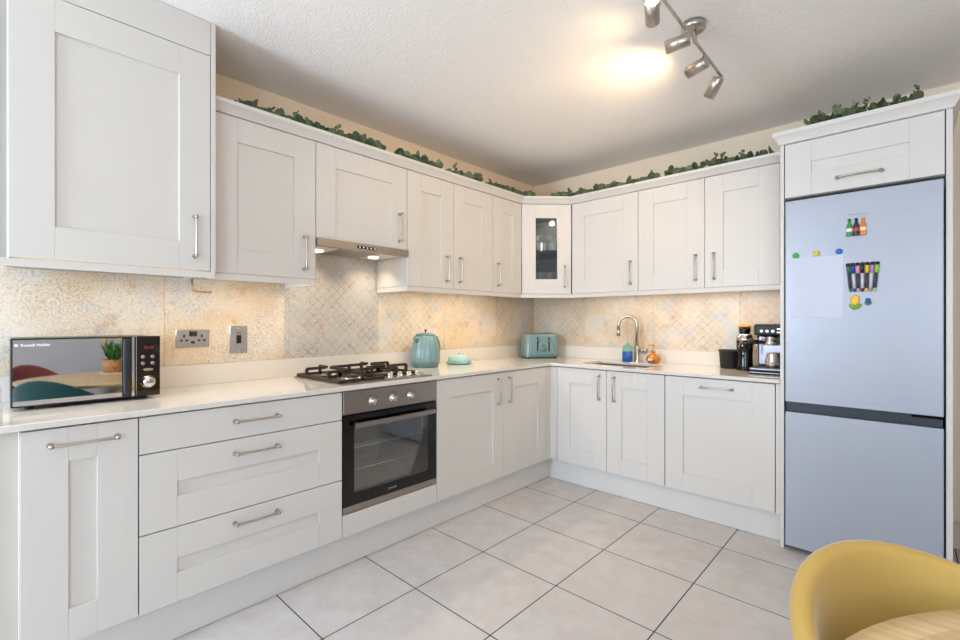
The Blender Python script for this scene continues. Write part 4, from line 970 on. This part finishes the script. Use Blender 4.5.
# ------------------------------------------------------------------ dining table, chairs, plant
TX, TY, TR = 3.14, -2.887, 0.597
oak = NT('light_oak'); v = oak.obj()
g1 = oak.noise(1, 5, oak.scaled(v, (5, 60, 60)), 0.6)
oak.link(oak.mix(oak.ramp(g1, 0.35, 0.65), lin((204, 172, 124)), lin((224, 197, 152))), oak.b.inputs['Base Color']); oak.b.inputs['Roughness'].default_value = 0.35
M['oak'] = oak.m
tb_ = thing('dining_table', 'round light oak dining table on a white pedestal', 'table', (TX, TY, 0))
MB().lathe([(0.0, 0.722), (TR-0.03, 0.722), (TR-0.006, 0.735), (TR, 0.744), (TR-0.004, 0.750), (TR-0.045, 0.750), (TR-0.047, 0.7492), (TR-0.049, 0.750), (0, 0.750)], 96, Matrix.Translation((TX, TY, 0))).build('tabletop', 'oak', tb_)
lathe_thing(tb_, 'pedestal', [(0.0, 0.001), (0.28, 0.001), (0.275, 0.012), (0.14, 0.04), (0.06, 0.12), (0.045, 0.30), (0.05, 0.50), (0.11, 0.66), (0.24, 0.715), (0.25, 0.721), (0, 0.721)], 'whiteplastic', (TX, TY, 0), n=48)
def tub_chair(label, cx, cy, face, col, bs=0.0, zb=0.82, arm=0.70, R=0.27):
    """face: direction the sitter looks (radians)"""
    m_ = NT('velvet'); v = m_.obj(); nz = m_.noise(7, 4, v)
    c_ = lin(col); d_ = tuple(x*0.8 for x in c_[:3])+(1,)
    m_.link(m_.mix(nz, d_, c_), m_.b.inputs['Base Color']); m_.b.inputs['Roughness'].default_value = 0.75
    m_.b.inputs['Sheen Weight'].default_value = 0.5; m_.b.inputs['Sheen Roughness'].default_value = 0.35
    t_ = thing('tub_chair', label, 'chair', (cx, cy, 0), face, 'tub chairs around the dining table')
    N = 48; A0 = math.radians(118)   # shell spans +-A0 about the back (-x local)
    outer = []; vs = []; fs = []; rings = 12
    def top(a): # a = 0 at back
        s_ = min(1, abs(a)/A0); return arm-0.03+(zb-arm+0.03)*(0.5+0.5*math.cos(PI*min(1, s_*0.98)))**0.85 if s_ < 1 else arm-0.03
    for i in range(N+1):
        a = -A0+2*A0*i/N; zt = top(a); zl = 0.36
        prof_ = []
        for k_ in range(rings+1):   # outside going up
            f = k_/rings; z = zl+(zt-0.02-zl)*f; prof_.append((R*(0.80+0.22*f**0.8), z))
        for k_ in range(1, 6):      # rounded rim
            an = PI*k_/6; prof_.append((R*1.02-0.017+0.017*math.cos(an), zt-0.02+0.017*math.sin(an)))
        for k_ in range(rings+1):   # inside going down
            f = 1-k_/rings; z = zl+0.06+(zt-0.02-zl-0.06)*f; prof_.append((R*(0.80+0.22*f**0.8)-0.034, z))
        for r, z in prof_: vs.append((-r*math.cos(a), r*math.sin(a), z))
    m2 = len(prof_)
    for i in range(N):
        for k_ in range(m2): k2 = (k_+1) % m2; fs.append((i*m2+k_, i*m2+k2, (i+1)*m2+k2, (i+1)*m2+k_))
    fs += [tuple(range(m2-1, -1, -1)), tuple(N*m2+k_ for k_ in range(m2))]
    mb = MB(); mb.add(vs, fs, True); mb.build('back_shell', m_.m, t_, world=False)
    se = MB(); se.lathe([(0.0, 0.35), (R*0.74, 0.35), (R*0.80, 0.37), (R*0.81, 0.43), (R*0.76, 0.465), (R*0.5, 0.475), (0, 0.477)], 40, Matrix.Translation((0.02, 0, 0)))
    se.build('seat', m_.m, t_, world=False)
    for sx in (-1, 1):
        for sy in (-1, 1): MB().tube([(sx*0.13, sy*0.13, 0.352), (sx*0.20, sy*0.20, 0.001)], [0.014, 0.008], 10).build('leg', 'blackmat', t_, world=False)
    return t_
tub_chair('mustard yellow velvet tub chair at the kitchen side of the dining table', 2.794, -2.643, math.atan2(TY+2.643, TX-2.794), (198, 163, 84), zb=0.823, arm=0.70, R=0.289)
tub_chair('teal velvet tub chair at the left side of the dining table', 2.715, -3.205, math.atan2(TY+3.205, TX-2.715), (14, 72, 72), zb=0.82, arm=0.62, R=0.28)
tub_chair('dusty red velvet tub chair at the far side of the dining table', 3.74, -3.25, math.atan2(TY+3.25, TX-3.74), (140, 70, 72), zb=0.84, arm=0.58)
# plant on the table
pp = (3.50, -2.80, 0.7505)
tag(MB().box(pp[0]-0.16, pp[0]+0.12, pp[1]-0.10, pp[1]+0.16, 0.7507, 0.757).build('tray', 'whiteplastic', bevel=0.002), 'flat white tray under the flower basket on the dining table', 'tray')
fl_ = thing('flower_basket', 'wooden basket of yellow tulips on the dining table', 'plant', (pp[0], pp[1], 0.7575))
wk = NT('woven_wood'); v = wk.obj(); wv = wk.new('ShaderNodeTexWave'); wv.inputs['Scale'].default_value = 40; wk.link(v, wv.inputs[0])
wk.link(wk.mix(wv.outputs[1], lin((168, 110, 58)), lin((214, 158, 96))), wk.b.inputs['Base Color'])
MB().lathe([(0.0, 0), (0.075, 0), (0.088, 0.12), (0.082, 0.12), (0.07, 0.01), (0, 0.01)], 32, Matrix.Translation((pp[0], pp[1], 0.7575))).build('basket', wk.m, fl_)
lathe_thing(fl_, 'soil', [(0, 0.10), (0.078, 0.10), (0.0, 0.106)], mat('soil', (60, 42, 30), 0.9), (pp[0], pp[1], 0.7575))
rr_ = random.Random(5); st2 = MB(); lf2 = MB()
for i in range(9):
    a_ = 2*PI*i/9+rr_.uniform(-.2, .2); rad_ = rr_.uniform(0.01, 0.05); hgt = rr_.uniform(0.14, 0.22)
    b0 = Vector((pp[0]+math.cos(a_)*rad_, pp[1]+math.sin(a_)*rad_, 0.86)); e0 = b0+Vector((math.cos(a_)*0.05, math.sin(a_)*0.05, hgt))
    st2.tube([b0, b0.lerp(e0, .5)+Vector((0, 0, 0.01)), e0], 0.003, 6)
    if i % 2 == 0:
        MB().lathe([(0.0, 0), (0.014, 0.006), (0.018, 0.022), (0.012, 0.04), (0, 0.046)], 14, Matrix.Translation(e0)).build('bloom', mat('yellow_petal', (235, 190, 50), 0.5), fl_)
    for k_ in range(3):
        an = a_+rr_.uniform(-.9, .9); tip = b0+Vector((math.cos(an)*0.09, math.sin(an)*0.09, rr_.uniform(0.08, 0.2)))
        mid = b0.lerp(tip, .55)+Vector((0, 0, 0.03)); s_v = Vector((-math.sin(an), math.cos(an), 0))*0.013
        lf2.add([tuple(b0-s_v*.4), tuple(b0+s_v*.4), tuple(mid+s_v), tuple(mid-s_v), tuple(tip)], [(0, 1, 2, 3), (3, 2, 4)], True)
st2.build('stems', mat('tulip_stem', (80, 130, 50), 0.5), fl_); lf2.build('leaves', mat('tulip_leaf', (50, 110, 45), 0.5), fl_)

# small black wire stool glimpsed right of the fridge housing
ws = thing('wire_side_table', 'black wire-legged side table just right of the fridge housing', 'side table', (3.10, -0.24, 0))
MB().lathe([(0.0, 0.44), (0.15, 0.44), (0.15, 0.455), (0, 0.455)], 32, Matrix.Translation((3.10, -0.24, 0))).build('tabletop', 'blackmat', ws)
for a_ in (PI*0.95, PI*1.62, PI*0.3):
    MB().tube([(3.10+0.11*math.cos(a_), -0.24+0.11*math.sin(a_), 0.44), (3.10+0.17*math.cos(a_), -0.24+0.17*math.sin(a_), 0.006)], 0.006, 8).build('leg', 'blackmat', ws)

for o in bpy.data.objects:   # helper values are not needed in the file
    for k_ in ('x_local', 'a0', 'z0'):
        if k_ in o: del o[k_]
